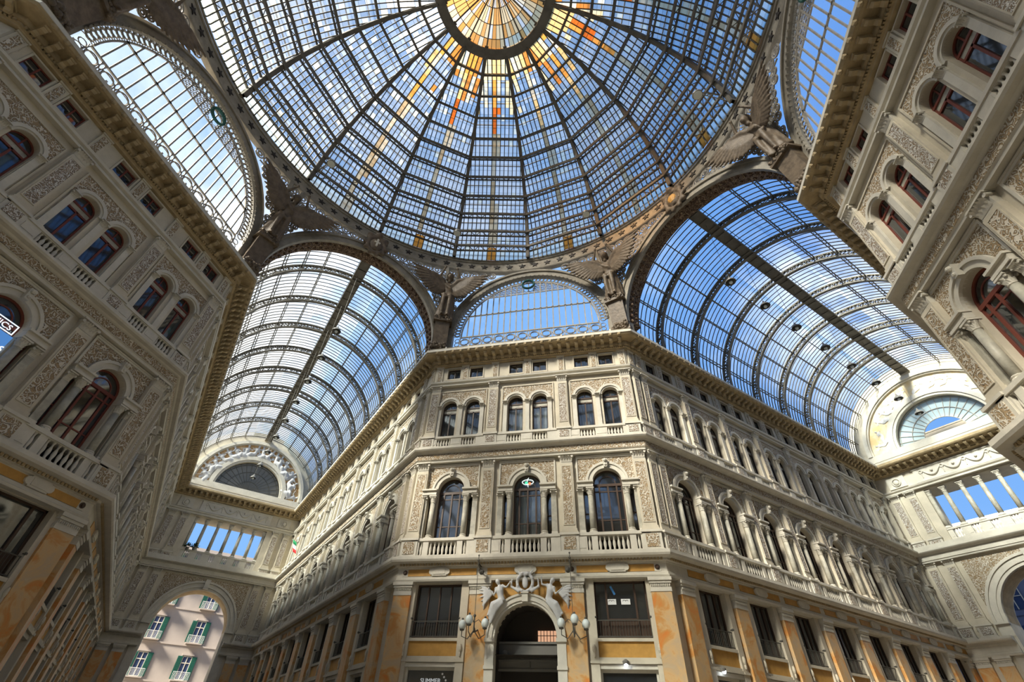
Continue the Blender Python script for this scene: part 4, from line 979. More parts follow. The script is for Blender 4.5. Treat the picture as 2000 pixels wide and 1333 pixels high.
ENDB = {}
FIGS = [remeshed(seated(1 if i % 2 else -1, 1.15, 20+i), 'figure', 'plaster_fig', .06) for i in range(4)]
EL = RZ(pi/4) @ T(0, DL, 0); ER = RZ(-pi/4) @ T(0, DR, 0)
end_wall(EL, 'left', 'left arm', True)
end_wall(ER, 'right', 'right arm', False)
# rear arms: plain end walls
for az, w in ((135, 'rear right'), (-135, 'rear left')):
    mb = MB(); wall_panel(mb, -WA, WA, 0, 25.4, [(-4.2, 4.2, 17.45, 22.25)], [(0, 3.7, 0, 10.9)], 2); 
    for i in range(24):
        t0 = pi*i/24; t1 = pi*(i+1)/24; mb.add([(4*cos(t0), 0, ZV+4*sin(t0)), (8.5*cos(t0), 0, ZV+8.5*sin(t0)), (8.5*cos(t1), 0, ZV+8.5*sin(t1)), (4*cos(t1), 0, ZV+4*sin(t1))], [(0, 1, 2, 3)])
    mb.box(-8.5, 8.5, 0, 2, 25.3, ZV)
    thing(f'wall_{w.replace(" ", "_")}_end', [], RZ(-radians(az)) @ T(0, 55.1, 0), f'stone end wall of the {w} arm', None, kind='structure', mesh=mb.mesh('end', 'stone'))

# ------------------------------------------------------------------ glass vaults over the arms
def vault(az, D, ribs, wd, glass='vglass', full=True):
    Fr = RZ(-radians(az)); zc = ZV; Rg = 8.0; y0 = 18.7
    def pt(r, t, y): return (r*cos(t), y, zc+r*sin(t))
    lift = lambda t: .55 if abs(t-pi/2) < radians(15) else 0
    g = MB(); n = 36
    for i in range(n):
        t0, t1 = pi*i/n, pi*(i+1)/n; l = lift((t0+t1)/2)
        g.add([pt(Rg+l, t0, y0), pt(Rg+l, t1, y0), pt(Rg+l, t1, D), pt(Rg+l, t0, D)], [(0, 1, 2, 3)])
    for s in (-1, 1): t = pi/2+s*radians(15); g.add([pt(Rg, t, y0), pt(Rg+.55, t, y0), pt(Rg+.55, t, D), pt(Rg, t, D)], [(0, 1, 2, 3)])
    for s in (-1, 1): g.add([(s*Rg, y0, zc), (s*Rg, D, zc), (s*Rg, D, 25.4), (s*Rg, y0, 25.4)], [(0, 1, 2, 3)])
    parts = [P('glass', g.mesh('glass', glass))]
    # arc glazing bars
    b = MB(); ny = int((D-y0)/.48)
    for k in range(ny+1):
        y = y0+(D-y0)*k/ny; m = 30
        pts = [pt(Rg-.04+lift(pi*i/m)*0, pi*i/m, y) for i in range(m+1)]
        pts = [(pts[0][0], y, 25.4)]+pts+[(pts[-1][0], y, 25.4)]
        b.tube(pts, .052, 4, cap=False)
    parts.append(P('glazing_bars', b.mesh('glazing_bars', 'iron')))
    # trussed ribs
    r = MB(); m = 40
    for rr_, w in ((7.42, .14), (7.95, .14)):
        o = len(r.v)
        for i in range(m+1):
            t = pi*i/m
            for a, c in ((-.05, -.14), (.05, -.14), (.05, .14), (-.05, .14)): q = pt(rr_+a, t, c); r.v.append(q)
        for i in range(m):
            for k in range(4): k2 = (k+1) % 4; r.f.append((o+i*4+k, o+i*4+k2, o+(i+1)*4+k2, o+(i+1)*4+k))
        for s in (-1, 1): r.bar((s*rr_, 0, zc), (s*rr_, 0, 25.4), .1, .28, up=(0, 1, 0))
    for i in range(m):
        t0, t1 = pi*i/m, pi*(i+1)/m
        for yy in (-.1, .1): r.bar(pt(7.42, t0, yy), pt(7.95, t1, yy), .045, .045, up=(0, 1, 0)); r.bar(pt(7.95, t0, yy), pt(7.42, t1, yy), .045, .045, up=(0, 1, 0))
        if i % 2 == 0: r.bar(pt(7.42, t0, 0), pt(7.95, t0, 0), .07, .2, up=(0, 1, 0))
    rib = r.mesh('rib', 'gridiron')
    for y in ribs: parts.append(P('rib', rib, T(0, y, 0)))
    # lattice purlins
    p = MB(); L0, L1 = y0, D
    p.bar((0, L0, 0), (0, L1, 0), .08, .05).bar((0, L0, -.28), (0, L1, -.28), .07, .05)
    ns = int((L1-L0)/.55)
    for k in range(ns):
        ya = L0+(L1-L0)*k/ns; yb = L0+(L1-L0)*(k+1)/ns; p.bar((0, ya, -.28 if k % 2 else 0), (0, yb, 0 if k % 2 else -.28), .03, .03)
    pm = p.mesh('purlin', 'gridiron')
    for d in (2, 15, 28, 41, 54, 67, 113, 126, 139, 152, 165, 178):
        t = radians(d); parts.append(P('purlin', pm, T((Rg-.08)*cos(t), 0, zc+(Rg-.08)*sin(t)) @ Matrix.Rotation(pi/2-t, 4, 'Y')))
    w = MB(); w.box(-.42, .42, y0, D, zc+7.50, zc+7.58).box(-.46, -.38, y0, D, zc+7.42, zc+7.62).box(.38, .46, y0, D, zc+7.42, zc+7.62)
    for k in range(int((D-y0)/1.1)): y = y0+k*1.1; w.box(-.42, .42, y, y+.06, zc+7.42, zc+7.5)
    for s in (-1, 1): w.bar((s*.44, y0, zc+8.3), (s*.44, D, zc+8.3), .04, .04)
    parts.append(P('walkway', w.mesh('walkway', 'gridiron')))
    x = MB()
    for s in (-1, 1):
        for k in range(ns//2): ya = L0+(L1-L0)*2*k/ns; yb = L0+(L1-L0)*2*(k+1)/ns; x.bar((s*(Rg-.06), ya, 25.45), (s*(Rg-.06), yb, zc+.3), .05, .05); x.bar((s*(Rg-.06), yb, 25.45), (s*(Rg-.06), ya, zc+.3), .05, .05)
    parts.append(P('cross_bracing', x.mesh('cross_bracing', 'iron')))
    thing('glass_vault', parts, Fr, f'barrel-shaped iron and glass vault over the {wd}', 'roof', 'glass vaults over the arms')
RIBL = [22.5+4.42*i for i in range(8)]; RIBR = [22.6+4.36*i for i in range(7)]
vault(-45, DL, RIBL, 'left arm')
vault(45, DR, RIBR, 'right arm')
vault(-135, 55.1, RIBR, 'rear left arm')
vault(135, 55.1, RIBR, 'rear right arm')
# pendant lamps
pl = [P('cord', MB().tube([(0, 0, .4), (0, 0, 7.1)], .012, 4).mesh('cord', 'iron')), P('bulb', MB().ball((0, 0, -.08), .13, 8).mesh('bulb', 'globe', True))]
SHD = MB().lathe(0, 0, [(.36, -.05), (.37, 0), (.28, .14), (.13, .28), (.07, .42), (.05, .5)], 14, cap=False).lathe(0, 0, [(.35, -.04), (.27, .12)], 14, cap=False).mesh('pendant_lamp', 'shade', True)
for az, ys, wd in ((-45, [21.8+4.24*i for i in range(9)], 'left arm'), (45, [21.4+4.02*i for i in range(8)], 'right arm')):
    for i, y in enumerate(ys):
        thing('pendant_lamp', pl, RZ(-radians(az)) @ T(-.1, y, 27.2), f'bell-shaped pendant lamp hanging in the {wd}, {ND[i+1]} from the dome', 'lamp', f'pendant lamps of the {wd}', mesh=SHD)

# ------------------------------------------------------------------ octagon: arches, pendentives, angels, ring
ZC = 27.9
def strap(mb, pts, w, up): 
    for a, b in zip(pts, pts[1:]): mb.bar(a, b, w, w*.6, up=up)
def chamfer_arch_parts():
    a = MB().arcband(0, ZC, 6.5, 7.15, -.3, .12, n=44).arcband(0, ZC, 7.0, 7.2, 0, .25, n=44).arcband(0, ZC, 6.4, 6.52, 0, .2, n=44)
    for s in (-1, 1): x0, x1 = sorted((s*6.45, s*7.2)); a.pb(x0, x1, -.3, .12, 25.4, ZC)
    s_ = MB()
    for i in range(52): t = pi*(i+.5)/52; s_.tube([(6.44*cos(t), -.1, ZC+6.44*sin(t)), (6.44*cos(t), -.26, ZC+6.44*sin(t))], .07, 6)
    return [P('band', a.mesh('band', 'arch')), P('rosette_row', s_.mesh('rosette_row', 'arch'))]
def arm_arch_parts():
    a = MB().arcband(0, ZV, 6.95, 7.5, -.5, .1, n=44).arcband(0, ZV, 7.35, 7.62, -.1, .22, n=44).arcband(0, ZV, 6.75, 7.0, -.1, .18, n=44)
    for s in (-1, 1): x0, x1 = sorted((s*6.8, s*7.6)); a.pb(x0, x1, -.5, .1, 25.4, ZV)
    b = MB().arcband(0, ZV, 6.85, 7.4, -1.3, -.1, n=44)
    for i in range(40):
        t = pi*(i+.5)/40; b.ball((6.8*cos(t), .45, ZV+6.8*sin(t)), .16, 6); b.ball((6.8*cos(t), .95, ZV+6.8*sin(t)), .12, 6)
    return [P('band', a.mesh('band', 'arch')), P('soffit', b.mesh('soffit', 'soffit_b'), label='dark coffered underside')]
CAP_, AAP_ = chamfer_arch_parts(), arm_arch_parts()
for az, w in ((0, 'central corner facade'), (-90, 'near left corner facade'), (90, 'near right corner facade'), (180, 'rear corner facade')):
    thing('arch', CAP_, RZ(-radians(az)) @ T(0, A+.05, 0), f'painted iron arch framing the lunette above the {w}', 'arch', 'arches under the dome')
for az, w in ((-45, 'left arm'), (45, 'right arm'), (-135, 'rear left arm'), (135, 'rear right arm')):
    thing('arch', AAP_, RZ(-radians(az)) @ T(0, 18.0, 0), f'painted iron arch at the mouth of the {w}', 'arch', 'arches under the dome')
# keystone cartouches
def cartouche(col):
    mb = MB().ball((0, -.3, 0), .55, 10, (1, .45, 1.25)).tube([(.75*cos(t), -.25, .95*sin(t)) for t in [2*pi*i/16 for i in range(16)]], .17, 6, closed=True)
    for i in range(10): t = 2*pi*i/10; mb.ball((.95*cos(t), -.2, 1.1*sin(t)), .22, 6)
    mb.ball((0, -.3, 1.25), .35, 8).ball((-.7, -.2, 1.0), .3, 8).ball((.7, -.2, 1.0), .3, 8)
    f = MB().box(-.08, .08, -.62, -.5, -.45, .45).box(-.26, .26, -.62, -.5, -.05, .1) if col == 'white' else MB().ball((0, -.42, 0), .42, 8, (1, .4, 1.1))
    return [P('wreath', remeshed(mb, 'wreath', 'bronze', .08)), P('emblem', f.mesh('emblem', col))]
thing('cartouche', cartouche('white'), RZ(pi/4) @ T(0, 17.7, 34.1), 'ornate shield with a white cross at the top of the left arm arch', 'shield', 'keystone shields')
thing('cartouche', cartouche('ochre'), RZ(-pi/4) @ T(0, 17.7, 34.1), 'ornate shield with an ochre field at the top of the right arm arch', 'shield', 'keystone shields')

# lunettes with glass above the corner facades
def lunette_parts():
    fr = MB(); z0 = 27.75
    nb = 21; Ri = 5.75
    for i in range(nb):
        x = -5.25+.525*i; h = sqrt(max(Ri*Ri-x*x, 0)); 
        if ZC+h > z0+.2: fr.bar((x, 0, z0), (x, 0, ZC+h), .085, .08, up=(0, 1, 0))
        fr.tube([(x, -.05, 30.2), (x, .05, 30.2)], .10, 8)
    w = sqrt(Ri**2-2.3**2); fr.bar((-w, 0, 30.2), (w, 0, 30.2), .1, .09)
    fr.bar((-5.8, 0, z0), (5.8, 0, z0), .1, .1).bar((-6.4, 0, 26.62), (6.4, 0, 26.62), .12, .12).bar((-6.4, 0, 26.0), (6.4, 0, 26.0), .5, .12, up=(0, 1, 0)); fr.arcband(0, ZC, Ri-.05, Ri+.05, -.05, .05, n=40)
    # rounded pane heads
    l = MB()
    for i in range(56):   # lace border: looped scrolls between radii 5.8 and 6.45
        t = pi*(i+.5)/56; c, s_ = 6.1*cos(t), ZC+6.1*sin(t)
        l.tube([(c+.2*cos(q), 0, s_+.2*sin(q)) for q in [2*pi*k/10 for k in range(10)]], .045, 4, closed=True); l.ball((6.32*cos(t), 0, ZC+6.32*sin(t)), .09, 6)
        l.bar((5.8*cos(t), 0, ZC+5.8*sin(t)), (6.45*cos(t+.035), 0, ZC+6.45*sin(t+.035)), .04, .04, up=(0, 1, 0)); l.bar((5.8*cos(t+.035), 0, ZC+5.8*sin(t+.035)), (6.45*cos(t), 0, ZC+6.45*sin(t)), .04, .04, up=(0, 1, 0))
    hx = 0
    for row in range(5):   # filigree between the top bar and the border, around the wreath
        z = 4.55+.27*row; w = sqrt(max(5.8**2-z*z, 0)); nx = int(2*w/.34)
        for i in range(nx):
            x = -w+.17+(2*w-.34)*i/max(nx-1, 1)
            if abs(x) < .5 and 4.6 < z: continue
            l.tube([(x+.15*cos(q), 0, ZC+z+.15*sin(q)) for q in [2*pi*k/8 for k in range(8)]], .03, 4, closed=True)
            l.bar((x-.14, 0, ZC+z-.1), (x+.14, 0, ZC+z+.1), .03, .03, up=(0, 1, 0))
    l.bar((-3.75, 0, ZC+4.4), (3.75, 0, ZC+4.4), .07, .07)
    b = MB(); n = 12
    for i in range(n):   # base frieze of ovals and strapwork
        x = -5.9+11.8*(i+.5)/n; zc_ = 27.2
        if i % 3 == 1 and 0: continue
        b.tube([(x+.33*cos(q), 0, zc_+.36*sin(q)) for q in [2*pi*k/14 for k in range(14)]], .05, 4, closed=True)
        b.tube([(x+.47*cos(q), 0, zc_+.25*sin(q)) for q in [2*pi*k/14 for k in range(14)]], .035, 4, closed=True)
        for s in (-1, 1): b.bar((x+s*.48, 0, 26.65), (x-s*.1+s*.46, 0, 27.75), .05, .05, up=(0, 1, 0)); b.bar((x+s*.2, 0, 26.65), (x+s*.46, 0, 27.75), .04, .04, up=(0, 1, 0))
    for s in (-1, 1):
        for i in range(5): b.tube([(s*(6.05)+.2*cos(q), 0, 25.75+.42*i+.2*sin(q)) for q in [2*pi*k/10 for k in range(10)]], .035, 4, closed=True)
    g = MB().halfdisc(0, ZC, 6.5, -.12, 36).add([(-6.5, .12, 25.4), (6.5, .12, 25.4), (6.5, .12, ZC), (-6.5, .12, ZC)], [(0, 1, 2, 3)])
    return [P('frame', fr.mesh('frame', 'lace')), P('lace_border', l.mesh('lace_border', 'lace')), P('base_frieze', b.mesh('base_frieze', 'lace')), P('glass', g.mesh('glass', 'lun'))]
LUN = lunette_parts()
WRE = MB().tube([(.52*cos(t), 0, .52*sin(t)) for t in [2*pi*i/28 for i in range(28)]], .09, 6, closed=True)
for i in range(28): t = 2*pi*i/28; WRE.ball((.52*cos(t), -.07, .52*sin(t)), .085, 6)
WREM = WRE.mesh('wreath', 'green')
for az, w in ((0, 'central corner facade'), (-90, 'near left corner facade'), (90, 'near right corner facade'), (180, 'rear corner facade')):
    window(LUN, RZ(-radians(az)) @ T(0, A+.15, 0), f'half-round glazed lunette above the {w}')
    if az != 180: thing('wreath', [], RZ(-radians(az)) @ T(0, A-.05, 33.25), f'green round wreath at the top of the lunette above the {w}', 'wreath', 'green wreaths', mesh=WREM)

# pendentives
RR = 18.3; ZR0, ZR1 = 35.35, 36.75
def pend_meshes():
    out = MB(); rim = MB()
    ca, sa = cos(-pi/4), sin(-pi/4)
    def chamf(x, z):   # chamfer side, x in 0..H_
        zb = ZC+sqrt(max(7.2**2-x*x, 0)) if x < 7.2 else ZC-1
        t = (z-28)/(ZR0-28); t = max(0, min(1, t)); y = A; yt = sqrt(RR*RR-x*x); return Vector((x, y+(yt-y)*t**1.3, z)), zb
    def armf(u, z):    # arm side, local -u from its centre
        zb = ZV+sqrt(max(7.6**2-u*u, 0)) if u < 7.6 else ZV-1
        t = (z-28)/(ZR0-28); t = max(0, min(1, t)); y = 18.09; yt = sqrt(RR*RR-u*u); Y = y+(max(yt, 16.6)-y)*t**1.3; X = -u
        return Vector((X*ca-Y*sa, X*sa+Y*ca, z)), zb
    for fn, W_ in ((chamf, H_), (armf, WA)):
        cs = []
        x = .3
        # medallions under the ring
        while x < W_-.3:
            cs.append((x, ZR0-.5, .36)); x += .78
        z = ZR0-1.2; row = 0
        while z > 27.5:
            x = .35+(.3 if row % 2 else 0)
            while x < W_-.2:
                cs.append((x, z, .25)); x += .5
            z -= .44; row += 1
        for x, z, r in cs:
            _, zb = fn(x, z)
            if z-r*1.0 < zb: continue
            pts = [fn(min(max(x+r*cos(q), 0), W_), z+r*sin(q))[0] for q in [2*pi*k/12 for k in range(12)]]
            out.tube(pts, .062, 4, closed=True)
            pts = [fn(min(max(x+r*.5*cos(q), 0), W_), z+r*.5*sin(q))[0] for q in [2*pi*k/8 for k in range(8)]]
            out.tube(pts, .06, 4, closed=True)
            for k in range(6): q = 2*pi*k/6+x; out.bar(fn(min(max(x+r*.2*cos(q), 0), W_), z+r*.2*sin(q))[0], fn(min(max(x+r*cos(q+.5), 0), W_), z+r*sin(q+.5))[0], .035, .03)
            out.bar(fn(min(x+r, W_), z)[0], fn(min(x+r+.12, W_), z+.2)[0], .03, .03)
        zz = ZR0-.98   # straight bar below the medallion row
        pts = [fn(W_*i/16, zz)[0] for i in range(17) if fn(W_*i/16, zz)[1] < zz-.05]
        for a, b in zip(pts, pts[1:]): rim.bar(a, b, .08, .08)
        pts = [fn(W_*.62+(W_*.38)*i/8, ZR0-1.1-i*.75)[0] for i in range(8)]
        for x in (W_*.45, W_*.62, W_*.8):
            lo = fn(x, 30)[1]; n = 6; pts = [fn(x, lo+(ZR0-.98-lo)*i/n)[0] for i in range(n+1)]
            if lo < ZR0-1.3:
                for a, b in zip(pts, pts[1:]): rim.bar(a, b, .06, .06)
        pts = [fn(W_, 25.5+(ZR0-25.5)*i/10)[0] for i in range(11)]
        for a, b in zip(pts, pts[1:]): rim.bar(a, b, .3, .3)
    return out, rim
pa, pb_ = pend_meshes()
def flipx(mb): q = MB(); q.v = [(-x, y, z) for x, y, z in mb.v]; q.f = [tuple(f[::-1]) for f in mb.f]; return q
PEN = {1: (pa.mesh('scrollwork', 'lace'), pb_.mesh('ribs', 'arch')), -1: (flipx(pa).mesh('scrollwork', 'lace'), flipx(pb_).mesh('ribs', 'arch'))}
ANG = angel()
AZN = {22.5: 'between the central lunette and the right arm', -22.5: 'between the central lunette and the left arm', -67.5: 'between the left arm and the near left lunette', 67.5: 'between the right arm and the near right lunette',
       -112.5: 'beyond the near left lunette', 112.5: 'beyond the near right lunette', 157.5: 'right of the rear lunette', -157.5: 'left of the rear lunette'}
for az, w in AZN.items():
    k = round((az-22.5)/90) if (az-22.5) % 90 == 0 else None
    if k is not None: Fr = RZ(-radians(az-22.5)); m = PEN[1]
    else: Fr = RZ(-radians(az+22.5)); m = PEN[-1]
    thing('pendentive', [P('scrollwork', m[0]), P('ribs', m[1])], Fr, f'openwork iron pendentive {w}', 'pendentive', 'pendentives under the dome')
    if abs(az) < 120:
        thing('angel_statue', ANG, RZ(-radians(az)) @ T(0, 18.85, 29.3) @ Matrix.Rotation(radians(9.5), 4, 'X'), f'winged angel with raised arms {w}', 'statue', 'angels under the dome')

# ring with stars
rg = MB(); n = 96
prof = [(RR, ZR0), (RR+.35, ZR0), (RR+.35, ZR1), (RR, ZR1)]
for i in range(n):
    for r, z in prof: rg.v.append((r*sin(2*pi*i/n), r*cos(2*pi*i/n), z))
for i in range(n):
    for k in range(4): rg.f.append((i*4+k, ((i+1) % n)*4+k, ((i+1) % n)*4+(k+1) % 4, i*4+(k+1) % 4))
def ringtube(mb, r, z, t):
    mb.tube([(r*sin(2*pi*i/n), r*cos(2*pi*i/n), z) for i in range(n)], t, 6, closed=True)
rm = MB(); ringtube(rm, RR-.04, ZR0+.05, .10); ringtube(rm, RR-.02, ZR1-.05, .12); ringtube(rm, RR-.15, ZR1+.1, .09)
st = MB(); pts = [((.34 if k % 2 == 0 else .14)*sin(pi*k/5), (.34 if k % 2 == 0 else .14)*cos(pi*k/5)) for k in range(10)]
st.v = [(x, -.04, z) for x, z in pts]+[(x, .04, z) for x, z in pts]+[(0, -.06, 0)]
st.f = [(20, k, (k+1) % 10) for k in range(10)]+[(k, (k+1) % 10, 10+(k+1) % 10, 10+k) for k in range(10)]
STM = st.mesh('star', 'star')
parts = [P('mouldings', rm.mesh('mouldings', 'arch'))]
for i in range(96): a = 2*pi*(i+.5)/96; parts.append(P('star', STM, RZ(-a) @ T(0, RR-.03, (ZR0+ZR1)/2)))
thing('ring_beam', parts, I4, 'painted iron ring beam with dark stars at the foot of the dome', 'beam', mesh=rg.mesh('ring_beam', 'arch'))

# ------------------------------------------------------------------ dome
PR = [(18.3, 36.75), (18.2, 38.0), (17.95, 40.1), (17.3, 42.3), (16.4, 44.3), (15.25, 46.2), (13.9, 47.9), (12.35, 49.35), (10.65, 50.45), (8.75, 51.15), (6.85, 51.5), (4.85, 51.6)]
def resample(pr, step):
    L_ = [0]
    for a, b in zip(pr, pr[1:]): L_.append(L_[-1]+math.dist(a, b))
    n = round(L_[-1]/step); out = []
    def cr(p0, p1, p2, p3, t): return .5*((2*p1)+(-p0+p2)*t+(2*p0-5*p1+4*p2-p3)*t*t+(-p0+3*p1-3*p2+p3)*t**3)
    for i in range(n+1):
        s_ = L_[-1]*i/n; k = max(j for j in range(len(pr)-1) if L_[j] <= s_+1e-9); t = (s_-L_[k])/(L_[k+1]-L_[k])
        p = [pr[max(k-1, 0)], pr[k], pr[k+1], pr[min(k+2, len(pr)-1)]]
        out.append((cr(*[q[0] for q in p], t), cr(*[q[1] for q in p], t)))
    return out
FINE = resample(PR, .62)
NS = 16; HA = pi/NS; PW = .43
def gore(idx):
    rnd = random.Random(100+idx)
    g = MB(); cols = []
    az = (idx+.5)*22.5
    azs = (az+180) % 360-180
    m = len(FINE)
    jmax = int(FINE[0][0]*math.tan(HA)/PW)+1
    stripe = {}
    for j in range(-jmax-1, jmax+1): stripe[j] = rnd.random()
    oc = rnd.choice([-2, -1, -1, 0, 1]); oc2 = oc+1
    for i in range(m-1):
        (r0, z0), (r1, z1) = FINE[i], FINE[i+1]
        w0, w1 = r0*sin(HA), r1*sin(HA); y0, y1 = r0*cos(HA), r1*cos(HA)
        rm_ = (r0+r1)/2
        for j in range(-jmax-1, jmax+1):
            a, b = j*PW, (j+1)*PW
            a0, b0 = max(a, -w0), min(b, w0); a1, b1 = max(a, -w1), min(b, w1)
            if b0 <= a0 and b1 <= a1: continue
            a0, b0 = (a0, b0) if b0 > a0 else ((max(min(a, w0), -w0),)*2); a1, b1 = (a1, b1) if b1 > a1 else ((max(min(a, w1), -w1),)*2)
            g.add([(a0, y0, z0), (b0, y0, z0), (b1, y1, z1), (a1, y1, z1)], [(0, 1, 2, 3)])
            sr = random.Random(idx*7919+j*131+(i//4)*17); q = rnd.random(); milk = .03+.16*q*q*q+.05*stripe[j]
            k_ = (.66+.08*rnd.random()+.08*sr.random())*(.84 if 30 < azs < 150 else 1); c = (.90*k_, .95*k_, 1.0*k_)
            if i < 2: milk = .5; c = (.75, .82, .80)
            top = max(0, min(1, (10.5-rm_)/5))
            sea = azs > -70 and azs < 110
            if rnd.random() < .05: c = (.80, .78, .66); milk = .32
            if sr.random() < top*.95: c = sr.choice([(.95, .72, .40), (.92, .55, .20), (.80, .26, .05), (.85, .72, .50)]) if sea else (.90, .86, .78); milk = .30
            if sea and j in (oc, oc2):
                str_ = max(0, 1-(18-rm_)/18) if False else (1-(rm_-5)/14)
                if sr.random() < (.97 if j == oc else .5):
                    if rm_ < 12 and sr.random() < .9: c = sr.choice([(.70, .14, .02), (.85, .32, .06), (.9, .52, .2)]); milk = .4
                    else: c = sr.choice([(.50, .34, .18), (.60, .46, .28), (.62, .50, .34)]); milk = .45
            if sea and idx % 3 != 1 and i < 3 and j in (oc, oc+1): c = (.62, .24, .04); milk = .6
            cols.append((*c, milk))
    me = g.mesh('glass_panel', 'dglass')
    ca = me.color_attributes.new('tint', 'FLOAT_COLOR', 'CORNER')
    k = 0
    for p, c in zip(me.polygons, cols):
        for li in p.loop_indices: ca.data[li].color = c
    return me
def gore_bars():
    b = MB(); m = len(FINE); jm = int(FINE[0][0]*sin(HA)/PW)
    for j in range(-jm, jm+1):
        x = j*PW; run = [(r, z) for r, z in FINE if r*sin(HA) > abs(x)+.02]
        for (r0, z0), (r1, z1) in zip(run, run[1:]): b.bar((x, r0*cos(HA)-.05, z0-.02), (x, r1*cos(HA)-.05, z1-.02), .078, .13, up=(0, 1, .3))
    return b.mesh('glazing_bars', 'iron')
def gore_joints():
    b = MB()
    for i, (r, z) in enumerate(FINE[1:-1]):
        w = r*sin(HA); b.bar((-w, r*cos(HA)+.02, z), (w, r*cos(HA)+.02, z), .014, .02)
    return b.mesh('pane_joints', 'gridiron')
def outer_skin():
    """second light frame above the panes, seen through the glass"""
    b = MB()
    for i, (r, z) in enumerate(PR[:-1]):
        r2, z2 = r+.9, z+.5; w = r2*sin(HA); b.bar((-w, r2*cos(HA), z2), (w, r2*cos(HA), z2), .10, .08)
        ra, za = PR[i+1]
        rm_, zm = (r+ra)/2+.9, (z+za)/2+.5; w = rm_*sin(HA); pass
    return b.mesh('outer_frame', 'gridiron')
def ring_piece(i):
    b = MB(); r, z = PR[i]
    (ra, za), (rb, zb) = PR[max(i-1, 0)], PR[min(i+1, len(PR)-1)]
    tn = Vector((rb-ra, zb-za)).normalized(); nin = Vector((-tn.y, tn.x))
    if nin.x > 0 or nin.y > 0 and abs(nin.x) < .2: nin = -nin
    d = .75 if i <= 6 else .38
    def q(x, k): rr_ = r+nin.x*k; return (x, rr_*cos(HA), z+nin.y*k)
    w = r*sin(HA)-.1
    if i <= 6:
        for k, s_ in ((.08, .12), (d, .22)): b.bar(q(-w, k), q(w, k), s_, .16, up=(0, nin.x, nin.y))
        n = max(4, int(2*w/.55)//2*2)
        for k in range(n):
            xa = -w+2*w*k/n; xb = -w+2*w*(k+1)/n; b.bar(q(xa, .08 if k % 2 else d), q(xb, d if k % 2 else .08), .05, .05, up=(0, 0, 1))
        if i <= 3: b.bar(q(-w*.45, d+.05), q(w*.45, d+.05), .22, .12, up=(0, nin.x, nin.y))
    else: b.bar(q(-w, .2), q(w, .2), .21, .3, up=(0, nin.x, nin.y))
    return b.mesh('ring_girder', 'gridiron')
def dome_rib():
    b = MB(); pr = resample(PR, .9)
    o = len(b.v); m = len(pr)
    for i, (r, z) in enumerate(pr):
        a = pr[max(i-1, 0)]; c = pr[min(i+1, m-1)]; tn = Vector((c[0]-a[0], c[1]-a[1])).normalized(); ni = Vector((-tn.y, tn.x))*(-1 if -tn.y > 0 else 1)
        if ni.y > 0: ni = -ni if abs(ni.x) < .5 else ni
        for x, k in ((-.12, -.02), (-.12, .62), (.12, .62), (.12, -.02)): b.v.append((x, r+ni.x*k, z+ni.y*k))
    for i in range(m-1):
        for k in range(4): b.f.append((o+i*4+k, o+i*4+(k+1) % 4, o+(i+1)*4+(k+1) % 4, o+(i+1)*4+k))
    # flange
    for (r0, z0), (r1, z1) in zip(pr, pr[1:]): b.bar((0, r0-.55, z0-.35 if r0 < 14 else z0-.1), (0, r1-.55, z1-.35 if r1 < 14 else z1-.1), .34, .06, up=(0, -.6, -.5))
    return b.mesh('rib', 'gridiron')
parts = []
GB, GJ, OS, DRB = gore_bars(), gore_joints(), outer_skin(), dome_rib()
RP = {i: ring_piece(i) for i in range(1, 11)}
for k in range(16):
    F = RZ(-(k+.5)*2*HA)
    parts.append(P('glass_panel', gore(k), F, [P('glazing_bars', GB), P('pane_joints', GJ), P('outer_frame', OS)]))
    parts.append(P('rib', DRB, RZ(-k*2*HA)))
for i in range(1, 11):
    mb = MB()
    for k in range(16):
        F = RZ(-(k+.5)*2*HA); mb.add([F @ v.co for v in RP[i].vertices], [tuple(p.vertices) for p in RP[i].polygons])
    parts.append(P('ring_girder', mb.mesh('ring_girder', 'gridiron')))
oc = MB(); n = 64
pf = [(4.55, 51.0), (5.3, 51.0), (5.3, 51.75), (4.55, 51.75)]
for i in range(n):
    for r, z in pf: oc.v.append((r*sin(2*pi*i/n), r*cos(2*pi*i/n), z))
for i in range(n):
    for k in range(4): oc.f.append((i*4+k, ((i+1) % n)*4+k, ((i+1) % n)*4+(k+1) % 4, i*4+(k+1) % 4))
for k in range(16): a = k*2*HA; oc.ball((5.15*sin(a), 5.15*cos(a), 50.98), .12, 8)
oc.tube([(4.5*sin(2*pi*i/n), 4.5*cos(2*pi*i/n), 51.05) for i in range(n)], .07, 6, closed=True)
parts.append(P('crown_ring', oc.mesh('crown_ring', 'gridiron')))
thing('dome', parts, I4, 'great ribbed iron dome glazed in blue, milky and orange panes', 'dome')
# lantern cap over the crown ring
lg = MB(); cols = []; rnd = random.Random(5); nl = 64
lp = [(4.55, 51.6), (3.9, 52.1), (2.9, 52.7), (1.7, 53.2), (.35, 53.5)]
for i in range(nl):
    t0, t1 = 2*pi*i/nl, 2*pi*(i+1)/nl
    for (r0, z0), (r1, z1) in zip(lp, lp[1:]):
        lg.add([(r0*sin(t0), r0*cos(t0), z0), (r0*sin(t1), r0*cos(t1), z0), (r1*sin(t1), r1*cos(t1), z1), (r1*sin(t0), r1*cos(t0), z1)], [(0, 1, 2, 3)])
        c = rnd.choice([(1, .88, .62), (1, .72, .38), (.98, .45, .12), (.98, .5, .16), (.95, .92, .85), (1, .78, .45)]) if r0 > 2 else rnd.choice([(.9, .3, .08), (1, .6, .25), (.9, .85, .8)]); cols.append((c[0]*.92, c[1]*.85, c[2]*.8, .32))
lgm = lg.mesh('glass', 'dglass'); ca = lgm.color_attributes.new('tint', 'FLOAT_COLOR', 'CORNER')
